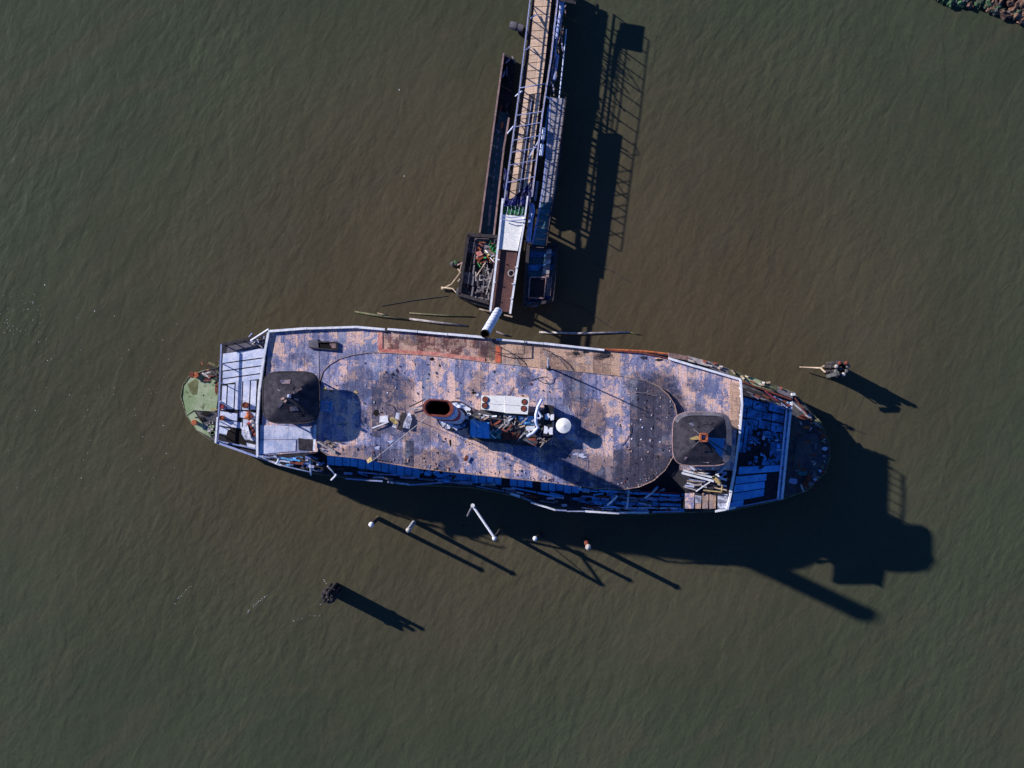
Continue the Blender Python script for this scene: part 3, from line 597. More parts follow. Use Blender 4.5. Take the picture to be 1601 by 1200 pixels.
for (cx, cy, rx, ry, m) in ((508, 608, 5, 4, 'yellow'), (555, 613, 5, 3, 'yellow'), (520, 611, 6, 2.5, 'roof_tan'), (663, 716, 3, 2, 'felt'), (745, 617, 4, 3, 'panel_worn'), (592, 700, 7, 4, 'panel_worn'), (612, 690, 6, 3, 'panel_worn'), (905, 712, 12, 4.5, 'panel_worn'), (893, 686, 8, 2.5, 'panel_worn')):
    for j in range(5):
        x, y = cx+R(-.6, .6)*rx, cy+R(-.6, .6)*ry
        obj('paint_remnant', MB().slab([P(x+rx*R(.15, .6)*cos(2*pi*k/8), y+ry*R(.15, .6)*sin(2*pi*k/8), ZC+.055+j*.006) for k in range(8)], .02), M[m], rc)
for m, nn_, lo_, hi_ in (('panel_worn', 110, .02, .06), ('substrate', 230, .03, .09), ('pale_wood', 50, .03, .08), ('rust', 35, .03, .08), ('roof_tan', 50, .04, .1)):
    mb = MB()
    for i in range(nn_):
        x = random.choice([R(505, 1050), random.gauss(640, 45), random.gauss(860, 60), random.gauss(1000, 35)]); x = min(1048, max(505, x)); y = R(CN(x)+3, CS(x)-3)
        if random.random() < .3: y = CS(x)-abs(random.gauss(0, 5))-1
        p = P(x, y, ZC+.075); r = R(lo_, hi_); st = R(.4, 2.6)
        mb.slab([p+Vector((r*cos(a), r*st*sin(a), R(0, .04))) for a in (0, 1.2, 2.5, 3.7, 5)], .03)
    obj('roof_litter', mb, M[m], rc, kind='stuff')
for i in range(11):   # loose wires snaking over the roof
    x, y = (R(790, 900), R(575, 625)) if i < 6 else (R(560, 1000), R(600, 720)); pts = []; a = R(0, 6.3)
    for k in range(9):
        pts.append(P(min(max(x, 510), 1040), min(max(y, CN(x)+3), CS(x)-3), ZC+.09)); x += 4.5*cos(a); y += 4.5*sin(a); a += R(-.7, .7)
    obj('loose_wire', MB().tube(pts, .028, 4), M['rope' if i % 3 else 'pale_wood'], rc)
# hatch in the north-west roof
h = obj('roof_hatch', MB().slab([P(x, y, ZR+.2) for x, y in ((482, 531), (497, 530), (498, 544), (482, 542))], .2), M['felt_lit'], ferry)
obj('opening', MB().slab([P(x, y, ZR+.11) for x, y in ((498, 534), (526, 535), (526, 545), (498, 543))], .05), M['soot'], h)
for a, b in (((497, 534), (527, 535)), ((527, 535), (527, 547)), ((527, 547), (484, 543))): obj('hatch_edge', MB().beam(P(a[0], a[1], ZR+.2), P(b[0], b[1], ZR+.2), .14, .2), M['dark_wood'], h)
obj('hatch_cover', MB().slab([P(x, y, ZR+.25) for x, y in ((515, 537), (525, 536), (525, 544), (519, 544))], .05), M['salmon_wood'], h)

# ---- pilothouses
def superell(cx, cy, rx, ry, z, n=40, e=4.2):
    out = []
    for k in range(n):
        a = 2*pi*k/n; c, s = cos(a), sin(a)
        out.append(P(cx+rx*math.copysign(abs(c)**(2/e), c), cy-ry*math.copysign(abs(s)**(2/e), s), z))
    return out
def pilothouse(cx, cy, rx, ry, zb, ze, za, apex, torn):
    ev = superell(cx, cy, rx, ry, ze); c = sum(ev, Vector())/len(ev)
    wl = [c+(p-c)*.86 for p in ev]
    low_ = [Vector((p.x, p.y, zb+.8)) for p in wl]
    body = obj('pilothouse', MB().ring([[Vector((p.x, p.y, zb)) for p in wl], low_, [c*.06+p*.94 if 0 else Vector((c.x+(p.x-c.x)*.96, c.y+(p.y-c.y)*.96, zb+.8)) for p in wl], [Vector((c.x+(p.x-c.x)*.96, c.y+(p.y-c.y)*.96, zb)) for p in wl]]), M['white_dirty'], ferry)
    for k in range(0, 40, 4): obj('window_post', MB().beam(Vector((wl[k].x, wl[k].y, zb+.8)), Vector((wl[k].x, wl[k].y, ze-.02)), .12), M['white_dirty'], body)
    ap = P(apex[0], apex[1], za); n = len(ev); mids = [ev]+[[p*(1-t)+ap*t for p in superell(cx, cy, rx, ry, ze, e=ee)] for t, ee in ((.10, 7), (.55, 14), (.94, 14))]
    mb = MB(); o = 0
    for lp in mids: mb.v += [v.copy() for v in lp]
    for i in range(3):
        for k in range(n):
            if torn and torn(i, k): continue
            a = i*n+k; b = i*n+(k+1) % n; mb.f.append((a, b, b+n, a+n))
    low = len(mb.v); mb.v += [v-Vector((0, 0, .1)) for v in ev]
    for k in range(n): mb.f.append((k, low+k, low+(k+1) % n, (k+1) % n))
    obj('cone_roof', mb, M['felt'], body)
    for k in ((5, 15, 25, 35) if torn else ()):
        if torn and 292 < k/40*360 < 356: continue
        a_ = ev[k]*.96+ap*.04+Vector((0, 0, .05)); obj('roof_seam', MB().beam(a_, ap*.93+ev[k]*.07+Vector((0, 0, .04)), .05, .05), M['felt_lit'], body)
    for j_ in range(9):
        k = random.randrange(n); t0 = R(.1, .6); t1 = t0+R(.08, .2); k2 = (k+random.choice((1, 2))) % n
        if torn and (280 < k/40*360 < 359): continue
        q = [ev[k].lerp(ap, t0), ev[k2].lerp(ap, t0), ev[k2].lerp(ap, t1), ev[k].lerp(ap, t1)]
        obj('felt_patch', MB().slab([v+Vector((0, 0, .09)) for v in q], .04), M[random.choice(['felt', 'felt', 'roof_dark', 'felt_lit'])], body)
    mb = MB().tube([p+Vector((0, 0, .0)) for p in ev]+[ev[0]], .07, 6); obj('eave_trim', mb, M['salmon_wood' if torn else 'dark_wood'], body)
    return body, ap, ev
b1, ap1, ev1 = pilothouse(455.5, 621, 44.5, 40.5, ZR+.02, 12.45, 13.95, (452, 619), None)
obj('roof_finial', MB().tube([ap1-Vector((0, 0, .2)), ap1+Vector((0, 0, .1)), ap1+Vector((0, 0, .35))], [.2, .2, .1], 10), M['panel_worn'], b1)
for (dx, dy) in ((7, -5), (11, -8), (-7, 3), (-4, 6), (8, 4)):
    obj('roof_bracket', MB().beam(P(452+dx, 619+dy, 13.85), P(452+dx*1.8, 619+dy*1.5, 13.6), .22, .08), M['salmon_wood'], b1)
def torn(i, k):
    a = k/40*360
    if 288 < a < 359: return i == 1 or (i == 2 and a > 315)
    if 5 < a < 40: return i == 1 and a < 30 and False
    return False
b2, ap2, ev2 = pilothouse(1097.5, 686, 46, 42, ZC, 13.4, 14.95, (1100, 683), torn)
e_ = sum(ev2, Vector())/40
for k in list(range(34, 40))+list(range(0, 17)):
    a_, b_ = ev2[k % 40], ev2[(k+1) % 40]; wdt = .82 if k > 30 or k < 6 else .88
    q = [a_, b_, e_+(b_-e_)*wdt, e_+(a_-e_)*wdt]; obj('eave_strip', MB().slab([Vector((v.x, v.y, 13.55+(.18 if i > 1 else .04))) for i, v in enumerate(q)], .05), M['felt_lit'], b2)
obj('inner_floor', MB().slab([v-Vector((0, 0, 1.4)) for v in [sum(ev2, Vector())/40+(p-sum(ev2, Vector())/40)*.84 for p in ev2]], .1), M['panel_shade_blue'], b2)
for k, (a, b) in enumerate((((1095, 678), (1105, 678)), ((1105, 678), (1105, 689)), ((1105, 689), (1095, 689)), ((1095, 689), (1095, 678)))):
    obj('apex_frame', MB().beam(P(a[0], a[1], 14.95), P(b[0], b[1], 14.95), .2, .3), M['orange'], b2)
obj('apex_frame', MB().slab([P(x, y, 14.88) for x, y in ((1078, 685), (1090, 681), (1094, 683), (1093, 687), (1080, 687))], .08), M['yellow'], b2)
for k in range(8):
    a = radians(-5-12*k); p = sum(ev2, Vector())/40; q = ev2[int((a/(2*pi)*40) % 40)]
    if k in (1, 4): obj('rafter', MB().beam(q, ap2, .12, .2), M['dark_wood'], b2)
for (pts, m) in ((((1094, 714), (1103, 711), (1112, 716), (1108, 724), (1096, 722)), 'grey_wood'), (((1118, 660), (1126, 655), (1130, 664), (1124, 670)), 'panel_shade_blue'), (((1066, 650), (1092, 652), (1070, 655)), 'felt_lit')):
    obj('loose_felt', MB().slab([P(x, y, 13.6) for x, y in pts], .04), M[m], b2)

# ---- funnel with skirt
def stadium(cx, cy, a, b, z, n=32, ang=0.0, wscale=1):
    """world metres half length a, half width b"""
    out = []; c = P(cx, cy, z)
    for k in range(n):
        t = 2*pi*k/n; x = b*cos(t)+math.copysign(a-b, cos(t)) if abs(cos(t)) > 1e-6 else 0; y = b*sin(t)
        out.append(c+Vector((x*cos(ang)-y*sin(ang), x*sin(ang)+y*cos(ang), 0)))
    return out
fa = radians(-4); base_c, top_c = (709, 652), (685, 637.5); zt = 24.6
def fl(t, s=1.0):
    z = lerp(ZC, zt, t); A = P(*base_c, ZC); B = P(*top_c, zt); c = A.lerp(B, t)
    return [v-P(0, 0, z)*1+Vector((0, 0, z))*1-Vector((0, 0, z))+c-P(0, 0, z)*0 for v in []] or [c+(v-P(800.5, 600, z)) for v in stadium(800.5, 600, 1.42*s, .80*s, z, 32, fa)]
funnel = obj('funnel', MB().ring([fl(0), fl(.18)]), M['funnel_white'], ferry, smooth=True)
for (t0, t1, m) in ((.18, .42, 'funnel_white'), (.42, .62, 'crimson'), (.62, .80, 'funnel_white'), (.80, .97, 'funnel_blue')):
    obj('funnel_band', MB().ring([fl(t0, 1.0), fl(t1, 1.0)]), M[m], funnel, smooth=True)
obj('funnel_rim', MB().ring([fl(.97, 1.0), fl(.97, 1.06), fl(1.0, 1.06), fl(1.0, .9), fl(.97, .9)]), M['red_rim'], funnel)
obj('inner_rim', MB().ring([fl(.955, .9), fl(.985, .88), fl(.985, .80), fl(.955, .80)]), M['red_rim'], funnel)
inn = fl(.45, .92); mb = MB().ring([fl(.98, .92), inn]); mb.add(inn, [tuple(range(32))]); obj('flue', mb, M['soot'], funnel)
sk0 = stadium(711, 651, 2.0, 1.62, ZC); sk1 = stadium(711, 650, 1.95, 1.55, ZC+.8, ang=fa); sk2 = stadium(710, 650, 1.5, .95, ZC+1.0, ang=fa)
obj('funnel_skirt', MB().ring([sk0, sk1, sk2]), M['mottled'], funnel)
obj('rope_coil', MB().tube([P(711, 650, ZC+.85)+Vector((2.02*cos(t/20*2*pi), 1.62*sin(t/20*2*pi), 0)) for t in range(21)], .08, 5), M['dark_wood'], funnel)
for i in range(26):
    a = R(-2.6, .9); r = R(.75, 1.02); p = P(711, 651, ZC+1.0)+Vector((1.85*r*cos(a), 1.5*r*sin(a), 0))
    d = R(.1, .3); obj('paint_flake', MB().slab([p+Vector((d*cos(t), d*R(.6, 1)*sin(t), R(0, .06))) for t in (0, 1.3, 2.5, 3.8, 5)], .05), M[random.choice(['white', 'white_dirty', 'blue_metal', 'substrate'])], funnel)
# stays of the funnel
for (a, b, z1) in (((700, 645), (580, 722), ZC+.1), ((664, 640), (636, 650), ZC+.1)):
    obj('stay_wire', MB().tube([P(a[0]-20, a[1]-3, 20), P(b[0], b[1], z1)], .035, 4), M['pale_wood'], funnel)

# ---- equipment casing with its machines
ZK = 11.5
casing = obj('casing', MB().slab([P(x, y, ZK) for x, y in ((734, 650), (752, 640), (829, 645), (866, 636), (864, 680), (847, 697), (733, 685))], ZK-ZC), M['dark_deck'], ferry)
for (a, b, m) in (((734, 650), (733, 685), 'dark_wood'), ((733, 686), (847, 698), 'dark_wood'), ((847, 698), (864, 681), 'dark_wood'), ((866, 636), (864, 681), 'blue_metal')):
    obj('casing_edge', MB().beam(P(a[0], a[1], ZK+.1), P(b[0], b[1], ZK+.1), .16, .25), M[m], casing)
panels(casing, [(735, 655), (765, 660), (766, 686), (734, 683)], 3, 1, ZK+.05, 'panel_shade_blue', .3, 'casing_panel')
panels(casing, [(766, 672), (774, 672), (774, 687), (766, 686)], 1, 1, ZK+.1, 'teal', .3, 'casing_panel')
panels(casing, [(775, 671), (783, 672), (783, 686), (775, 685)], 1, 1, ZK+.35, 'teal', .1, 'casing_panel', th=.35)
panels(casing, [(785, 675), (812, 676), (813, 688), (786, 687)], 2, 1, ZK+.15, 'rust', .2, 'casing_panel')
panels(casing, [(810, 650), (835, 650), (835, 664), (812, 664)], 2, 1, ZK+.08, 'panel_shade_blue', .3, 'casing_panel')
panels(casing, [(788, 648), (806, 650), (804, 663), (789, 662)], 1, 1, ZK+.06, 'soot', .3, 'casing_panel')
for a, b in (((788, 648), (807, 650)), ((807, 650), (804, 665)), ((789, 663), (804, 665)), ((788, 648), (789, 663)), ((789, 649), (804, 664))): obj('frame_bar', MB().beam(P(a[0], a[1], ZK+.5), P(b[0], b[1], ZK+.5), .08), M['pale_wood'], casing)
# ventilation unit with four round fans
ac = obj('ventilation_unit', MB().slab([P(x, y, ZK+1.0) for x, y in ((752.5, 618), (790, 618.6), (789, 644.5), (752, 639.5))], .95), M['white_clean'], ferry)
obj('unit_half', MB().slab([P(x, y, ZK+1.06) for x, y in ((790.6, 618.2), (827.5, 622), (825, 647.5), (788.8, 645.3))], 1.0), M['white_clean'], ac)
obj('unit_seam', MB().beam(P(753, 630, ZK+1.01), P(789, 632, ZK+1.01), .04), M['white_dirty'], ac); obj('unit_seam', MB().beam(P(790, 632, ZK+1.07), P(826, 635, ZK+1.07), .04), M['white_dirty'], ac)
for (x, y) in ((758.8, 624), (758, 634), (820, 628), (818.8, 638.5)):
    p = P(x, y, ZK+1.05); f = obj('fan_grille', MB().tube([p, p+Vector((0, 0, .03))], .29, 18), M['red_rim'], ac)
    obj('fan_hub', MB().tube([p+Vector((0, 0, .03)), p+Vector((0, 0, .05))], .12, 10), M['rust'], f)
    obj('fan_ring', MB().ring([[p+Vector((r*cos(2*pi*k/18), r*sin(2*pi*k/18), z)) for k in range(18)] for r, z in ((.29, .0), (.34, .0), (.34, .05), (.28, .05), (.28, .02))]), M['soot'], f)
# four pale hatch leaves, pipes, boxes
for (q) in (((852, 647), (858, 646), (860, 651), (857, 656), (852, 655)), ((861, 648), (866, 647), (866, 656), (861, 657), (860, 652)), ((851, 665), (856, 667), (858, 672), (855, 678), (850, 677)), ((860, 668), (864, 668), (864, 679), (859, 679), (857, 674))):
    obj('hatch_leaf', MB().slab([P(x, y, ZK+.65) for x, y in q], .12), M['white'], casing)
obj('hatch_frame', MB().slab([P(x, y, ZK+.5) for x, y in ((851, 632), (866, 634), (864, 681), (849, 681))], .5), M['substrate'], casing)
obj('bent_pipe', MB().tube([P(x, y, z) for x, y, z in ((847, 625, ZK+.6), (841, 636, ZK+1), (838, 648, ZK+1), (838, 660, ZK+.9), (841, 668, ZK+.8), (834, 676, ZK+.6), (824, 682, ZK+.4))], .17, 8), M['panel'], casing)
obj('bent_pipe', MB().tube([P(x, y, ZK+1) for x, y in ((840, 641), (846, 650), (844, 654), (839, 653))], .12, 8), M['panel'], casing)
obj('white_box', MB().slab([P(x, y, ZK+.7) for x, y in ((823, 666), (836, 666), (836, 673), (823, 673))], .65), M['white'], casing)
obj('machine_drum', MB().tube([P(832, 690, ZK), P(832, 690, ZK+.4), P(832, 690, ZK+.45)], [.55, .55, .3], 14), M['rust'], casing)
obj('winch', MB().tube([P(822, 688, ZK+.3), P(840, 692, ZK+.3)], .2, 10), M['dark_deck'], casing)
# white drum tank
p = P(881, 665, ZC); pt = P(881, 665, ZC+1.7); dd = Vector((pt.x, pt.y, 0))
drum = obj('drum_tank', MB().tube([Vector((pt.x, pt.y, ZC)), Vector((pt.x, pt.y, ZC+1.7))], .76, 28), M['white'], ferry)
obj('tank_lid', MB().tube([Vector((pt.x, pt.y, ZC+1.7)), Vector((pt.x, pt.y, ZC+1.78)), Vector((pt.x, pt.y, ZC+1.98))], [.84, .84, .05], 28), M['white_clean'], drum)
obj('tank_valve', MB().tube([P(868, 656, ZC), P(871, 654, ZC+1.2)], .2, 8), M['dark_wood'], ferry)
# mast
mast = obj('mast', MB().tube([P(857, 574, ZC), P(857, 567, ZC+2.6), P(857, 560, ZC+5.6)], [.11, .09, .06], 8), M['white'], ferry)
obj('mast_foot', MB().dome(P(857, 575, ZC), .3, .2), M['dark_wood'], mast)
for pts in (((780, 541), (797, 550), (808, 560), (814, 570)), ((848, 545), (862, 550), (878, 563), (888, 577)), ((820, 532), (820, 553)), ((768, 548), (790, 553), (820, 553))):
    obj('cable', MB().tube([P(x, y, ZC+.05) for x, y in pts], .05, 5), M['rope'], ferry)

# ------------------------------------------------------------------ loose things lying on the ferry
ADJ = {'pale_wood': 'pale grey', 'tan_wood': 'tan', 'dark_wood': 'dark', 'rust': 'rusty', 'white_dirty': 'grimy white', 'white': 'white', 'grey_wood': 'weathered grey', 'orange': 'orange', 'net': 'green', 'yellow': 'yellow', 'salmon_wood': 'pinkish', 'blue_metal': 'faded blue'}
def part_of(x, a, b): return ('western', 'middle', 'eastern')[min(2, max(0, int((x-a)/(b-a)*3)))]
def plank(x0, y0, x1, y1, z, w, m, label, group, z1=None, t=.06, name='loose_plank', cat='plank'):
    return obj(name, MB().beam(P(x0, y0, z), P(x1, y1, z if z1 is None else z1), w, t), M[m], None, label=label, cat=cat, group=group)
for i in range(44):
    x = R(738, 832); y = R(648, 690) if x > 765 else R(640, 660); a = R(-.9, -.35) if random.random() < .75 else R(-1.6, 1.5); L = R(6, 22)
    if 752 < x < 828 and y < 650: y += 10
    plank(x, y, x+L*cos(a), max(y+L*sin(a), 650), ZK+R(.25, .7), R(.07, .22), (m := random.choice(['pale_wood', 'tan_wood', 'pale_wood', 'white', 'dark_wood', 'rust', 'white_dirty'])), f'{ADJ[m]} splintered board in the {part_of(x, 738, 832)} third of the heap south of the ventilation unit', 'splintered boards heaped on the casing', ZK+R(.3, .8))
for i in range(16):
    x = R(838, 872); y = R(680, 702); a = R(-1.6, -.9) if i % 2 else R(-1, 1); L = R(4, 13)
    plank(x, y, x+L*cos(a), y+L*sin(a), ZK+.3 if x < 850 else ZC+.3, R(.06, .16), (m := random.choice(['tan_wood', 'pale_wood', 'grey_wood'])), f'{ADJ[m]} stick lying {("east-west", "north-south")[i % 2]}, {("south-west", "south")[x > 855]} of the four pale hatch leaves', 'sticks south of the hatch leaves')
for (x0, y0, x1, y1, w, m, lb) in ((582, 669, 608, 659, .12, 'white', 'white batten pointing at the white square sheet on the roof'), (623, 645, 616, 668, .42, 'white_dirty', 'grimy white board standing out of the roof west of the funnel'),
                                  (632, 645, 626, 672, .5, 'dark_wood', 'dark board beside the grimy white board west of funnel'), (640, 636, 664, 624, .14, 'dark_wood', 'dark stick leaning toward the funnel mouth from the west'),
                                  (640, 641, 660, 636, .12, 'pale_wood', 'pale stick just west of the funnel rim'), (496, 690, 524, 706, .2, 'pale_wood', 'pale timber at the south west roof edge next to the dark felt'),
                                  (493, 664, 491, 704, .26, 'white', 'upright white edging board south east of the dark west pilothouse roof'), (731, 712, 726, 720, .3, 'rust', 'short brown board on the peach area south of the funnel')):
    plank(x0, y0, x1, y1, ZC+.3, w, m, lb, None, name='board', cat='board')
for i in range(14):
    x, y = R(497, 528), R(690, 708); a = R(.2, .9); L = R(6, 16)
    if y > RS(x)+2: y = RS(x)-2
    plank(x, y-3, x+L*cos(a), y-3+L*sin(a)*.5, ZC+.2, R(.06, .14), random.choice(['pale_wood', 'tan_wood', 'dark_wood']), 'thin splintered lath at the south-west corner of the raised roof', 'laths at the south-west roof corner')
for i in range(20):
    x, y = R(1066, 1128), R(733, 764); a = R(.05, .35) if i % 3 else R(-1.2, 1.2); L = R(8, 30)
    x1 = min(x+L*cos(a), 1136)
    plank(x, y, x1, min(y+L*sin(a), 766), ZR+R(.3, .6), R(.07, .2), (m := random.choice(['white', 'pale_wood', 'white', 'tan_wood', 'blue_metal'])), f'{ADJ[m]} timber in the {part_of(x, 1066, 1128)} third of the black felt south of the torn pilothouse', 'timbers on the black felt', ZR+R(.3, .8))
for (x0, y0, x1, y1, w, m, lb) in ((1068, 735, 1118, 747, .2, 'white', 'upper of two long white roof beams lying south of the torn pilothouse'), (1066, 739, 1116, 752, .24, 'white', 'lower of two long white roof beams lying south of the torn pilothouse'),
                                  (1115, 744, 1126, 756, .45, 'yellow', 'yellow curved bracket at the east end of the white beams'), (1066, 717, 1086, 735, .14, 'white', 'white batten leaning on the south west eave of the torn pilothouse'),
                                  (1100, 766, 1128, 769, .12, 'yellow', 'thin yellow edge strip above the peeling roof fragment'), (1128, 769, 1129, 756, .12, 'yellow', 'short yellow strip at the black felt corner'),
                                  (1088, 768, 1110, 753, .12, 'white', 'white diagonal strut crossing the black felt')):
    plank(x0, y0, x1, y1, ZR+.6, w, m, lb, None, name='beam', cat='beam')
obj('debris_lump', MB().dome(P(1085, 726, 11), .35, .4), M['tan_wood'], label='tan lump of rubble at the south west eave of the torn pilothouse', cat='rubble')
def sheet(name, q, z, m, label, cat, t=.05, tilt=0):
    return obj(name, MB().slab([P(x, y, z+tilt*i*.1) for i, (x, y) in enumerate(q)], t), M[m], label=label, cat=cat)
sheet('white_sheet', ((594, 650), (606, 649), (607, 660), (593, 660)), ZC+.35, 'white', 'white square sheet lying beside a burnt roof hole west of the funnel', 'sheet')
sheet('yellow_sheet', ((611, 651), (618, 654), (623, 660), (617, 664), (609, 656)), ZC+.35, 'yellow', 'yellow sheet lying next to the white square sheet', 'sheet', tilt=.6)
sheet('pale_sheet', ((633, 647), (641, 645), (644, 655), (640, 670), (630, 668)), ZC+.2, 'white_dirty', 'crumpled pale sheet lying just west of the funnel', 'sheet', tilt=.6)
sheet('yellow_scrap', ((573, 719), (580, 713), (582, 720), (575, 724)), ZC+.25, 'yellow', 'crumpled yellow scrap at the south roof edge', 'scrap', tilt=.8)
cr = thing('plastic_crate', P(510, 636, ZC+.05), 'light blue slatted plastic crate in the shadow east of the west pilothouse', 'crate')
obj('crate_base', MB().slab([P(x, y, ZC+.25) for x, y in ((502, 627), (519, 628), (518, 643), (502, 641))], .2), M['blue_plastic'], cr)
for k in range(7): obj('slat', MB().beam(P(504, 629+k*2, ZC+.3), P(514, 629.6+k*2, ZC+.3), .06, .08), M['panel'], cr)
obj('rim', MB().tube([P(x, y, ZC+.3) for x, y in ((502, 627), (519, 628), (518, 643), (502, 641), (502, 627))], .05, 4), M['blue_plastic'], cr)
plank(526, 663, 543, 662, ZC+.15, .06, 'net', 'thin green stick lying in the west pilothouse shadow', None, name='stick', cat='stick')
# west upper deck oddments
def pot(x, y, r, m, label, z=ZU+.05, h=.4, cat='drum'):
    p = P(x, y, z); t = thing('rusty_drum', p, label, cat)
    obj('drum_body', MB().tube([p, p+Vector((0, 0, h))], r, 14), M[m], t)
    obj('drum_rim', MB().ring([[p+Vector((q*cos(2*pi*k/14), q*sin(2*pi*k/14), zz)) for k in range(14)] for q, zz in ((r, h), (r*1.1, h), (r*1.1, h+.06), (r*.8, h+.06), (r*.75, h+.01))]), M['rust'], t)
pot(348, 653, .28, 'orange', 'bright orange round drum on the west deck by its outer rail'); pot(348, 635, .3, 'crimson', 'dark crimson round drum near the outer rail north of the orange drum')
pot(385, 633, .34, 'rust', 'rusty drum with hollow top standing on the short white deck boards')
obj('loose_pole', MB().beam(P(344, 627, ZU+1.1), P(362, 638, ZU+.4), .22, .1), M['white'], label='white plank leaning from the west outer rail onto the deck', cat='plank')
for i in range(22):
    y = R(645, 682); x = 384+(y-645)*.25+R(-3, 8); s1 = R(.1, .32); p = P(x, y, ZU+.1)
    m = 'orange' if y < 655 else random.choice(['rust', 'rust', 'crimson', 'pale_wood'])
    obj('rust_scrap', MB().dome(p, s1, s1*.9, 7), M[m], label=f"{dict(orange='bright orange', rust='dark rusty', crimson='crimson', pale_wood='pale')[m]} lump in the {('upper', 'middle', 'lower')[min(2, int((y-645)/12.4))]} part of the scrap heap on the west deck", cat='scrap', group='rusty scrap heaped on the west deck')
sheet('grey_panel', ((377, 668), (387, 664), (393, 686), (384, 688)), ZU+.3, 'white_dirty', 'tilted grey panel beside the rusty scrap heap on the west deck', 'panel', tilt=.8)

# ------------------------------------------------------------------ pier walkway
ZW = 3.2
def along(pts):
    L = [0]
    for a, b in zip(pts, pts[1:]): L.append(L[-1]+sqrt((a[0]-b[0])**2+(a[1]-b[1])**2))
    def f(t):
        d = t*L[-1]
        for i in range(len(pts)-1):
            if d <= L[i+1] or i == len(pts)-2:
                k = (d-L[i])/(L[i+1]-L[i]); return (lerp(pts[i][0], pts[i+1][0], k), lerp(pts[i][1], pts[i+1][1], k))
    f.L = L[-1]; return f
wl = along([(840, -40), (836, 0), (827, 91), (819, 152), (796, 311)]); wr = along([(868, -40), (862, 0), (853, 88), (845, 149), (826, 305)])
LR = along([(834, -40), (829, 0), (813, 136), (788, 317)]); RR = along([(876, -40), (871, 0), (859, 107), (851, 150), (831, 307)])
c = P(830, 150, 0)
pier = thing('pier_walkway', (c.x, c.y, 0), 'long tan timber walkway with tall blue truss rails running to the top edge', 'walkway')
n = 28
for i in range(n):
    t0, t1 = i/n+.0015, (i+1)/n-.0015
    a, b, c_, d = wl(t0), wr(t0), wr(t1), wl(t1); m = lambda p, q, k: (lerp(p[0], q[0], k), lerp(p[1], q[1], k))
    for (k0, k1) in (((0, .5), (.51, .80), (.82, 1.0)) if i < 15 else ((0, .3), (.31, .66), (.68, 1.0))):
        q = [m(a, b, k0), m(a, b, k1), m(d, c_, k1), m(d, c_, k0)]
        obj('walkway_board', MB().slab([P(x, y, ZW+R(0, .02)+(.06 if k0 > .8 else 0)) for x, y in q], .07), M['dark_walk' if k0 == .31 else 'wood'], pier)
for k in range(9): obj('shadow_wall_board', MB().beam(P(*[lerp(wl(k/9)[j], wr(k/9)[j], .5) for j in (0, 1)], 1.6), P(*[lerp(wl((k+1)/9-.002)[j], wr((k+1)/9-.002)[j], .5) for j in (0, 1)], 1.6), .12, 2.8), M['dark_wood'], pier)  # unseen wall added under the deck so its shadow on the water is solid
for f in (wl, wr):
    obj('stringer', MB().beam(P(*f(0), ZW-.25), P(*f(1), ZW-.25), .3, .35), M['dark_wood'], pier)
obj('centre_pipe', MB().tube([P(*[lerp(wl(t)[j], wr(t)[j], .5) for j in (0, 1)], ZW+.1) for t in (.56, .7, .85, 1)], .045, 6), M['blue_metal'], pier)
for f, sgn in ((LR, -1), (RR, 1)):
    if sgn < 0: 
        for k in range(8): obj('handrail_plank', MB().beam(P(*f(k/8), ZW+1.05), P(*f((k+1)/8-.002), ZW+1.05), .26, .06), M['grey_wood'], pier)
    for z, w, m in ((ZW+.1, .16, 'grey_wood'), (ZW+1.0, .10, 'salmon_wood' if sgn > 0 else 'blue_metal'), (5.35, .10, 'blue_metal')):
        obj('truss_chord', MB().tube([P(f(k/8)[0]+sgn*(z-3)*.6*(sgn > 0), f(k/8)[1], z) for k in range(9)], w/2, 6), M[m], pier)
    for k in range(17):
        p = f(k/16); obj('truss_post', MB().beam(P(*p, ZW), P(p[0], p[1], 5.35), .10), M['blue_metal'], pier)
    for k in (1, 5):
        p = f(k/8); q = f((k+1)/8); obj('truss_brace', MB().beam(P(*p, ZW+.1), P(*q, 5.3), .06), M['blue_metal'], pier)
for k, yy in enumerate((137, 180, 198, 219, 238, 258, 285)):
    t = (yy+40)/357; a = LR(t); b = RR(t)
    if k == 0: pts = [P(lerp(a[0], b[0], s/8), lerp(a[1], b[1]-2, s/8)-0*1, 5.3+.9*sin(pi*s/8)) for s in range(9)]
    else: pts = [P(*a, 5.35), P(*b, 5.35)]
    obj('cross_hoop', MB().tube(pts, .05, 6), M['blue_metal'], pier)
for (a, b, z0, z1) in (((829, 28), (840, 22), 4.2, 3.4), ((823, 77), (829, 72), 4.2, 3.4), ((793, 209), (803, 197), 2, 4.5), ((843, 218), (827, 246), 4.5, 4.8), ((816, 142), (806, 150), 5.3, 2), ((853, 150), (868, 160), 5, 2.4), ((868, 40), (880, 46), 4.2, 2.5)):
    obj('outrigger', MB().beam(P(*a, z0), P(*b, z1), .13), M['panel'], pier)
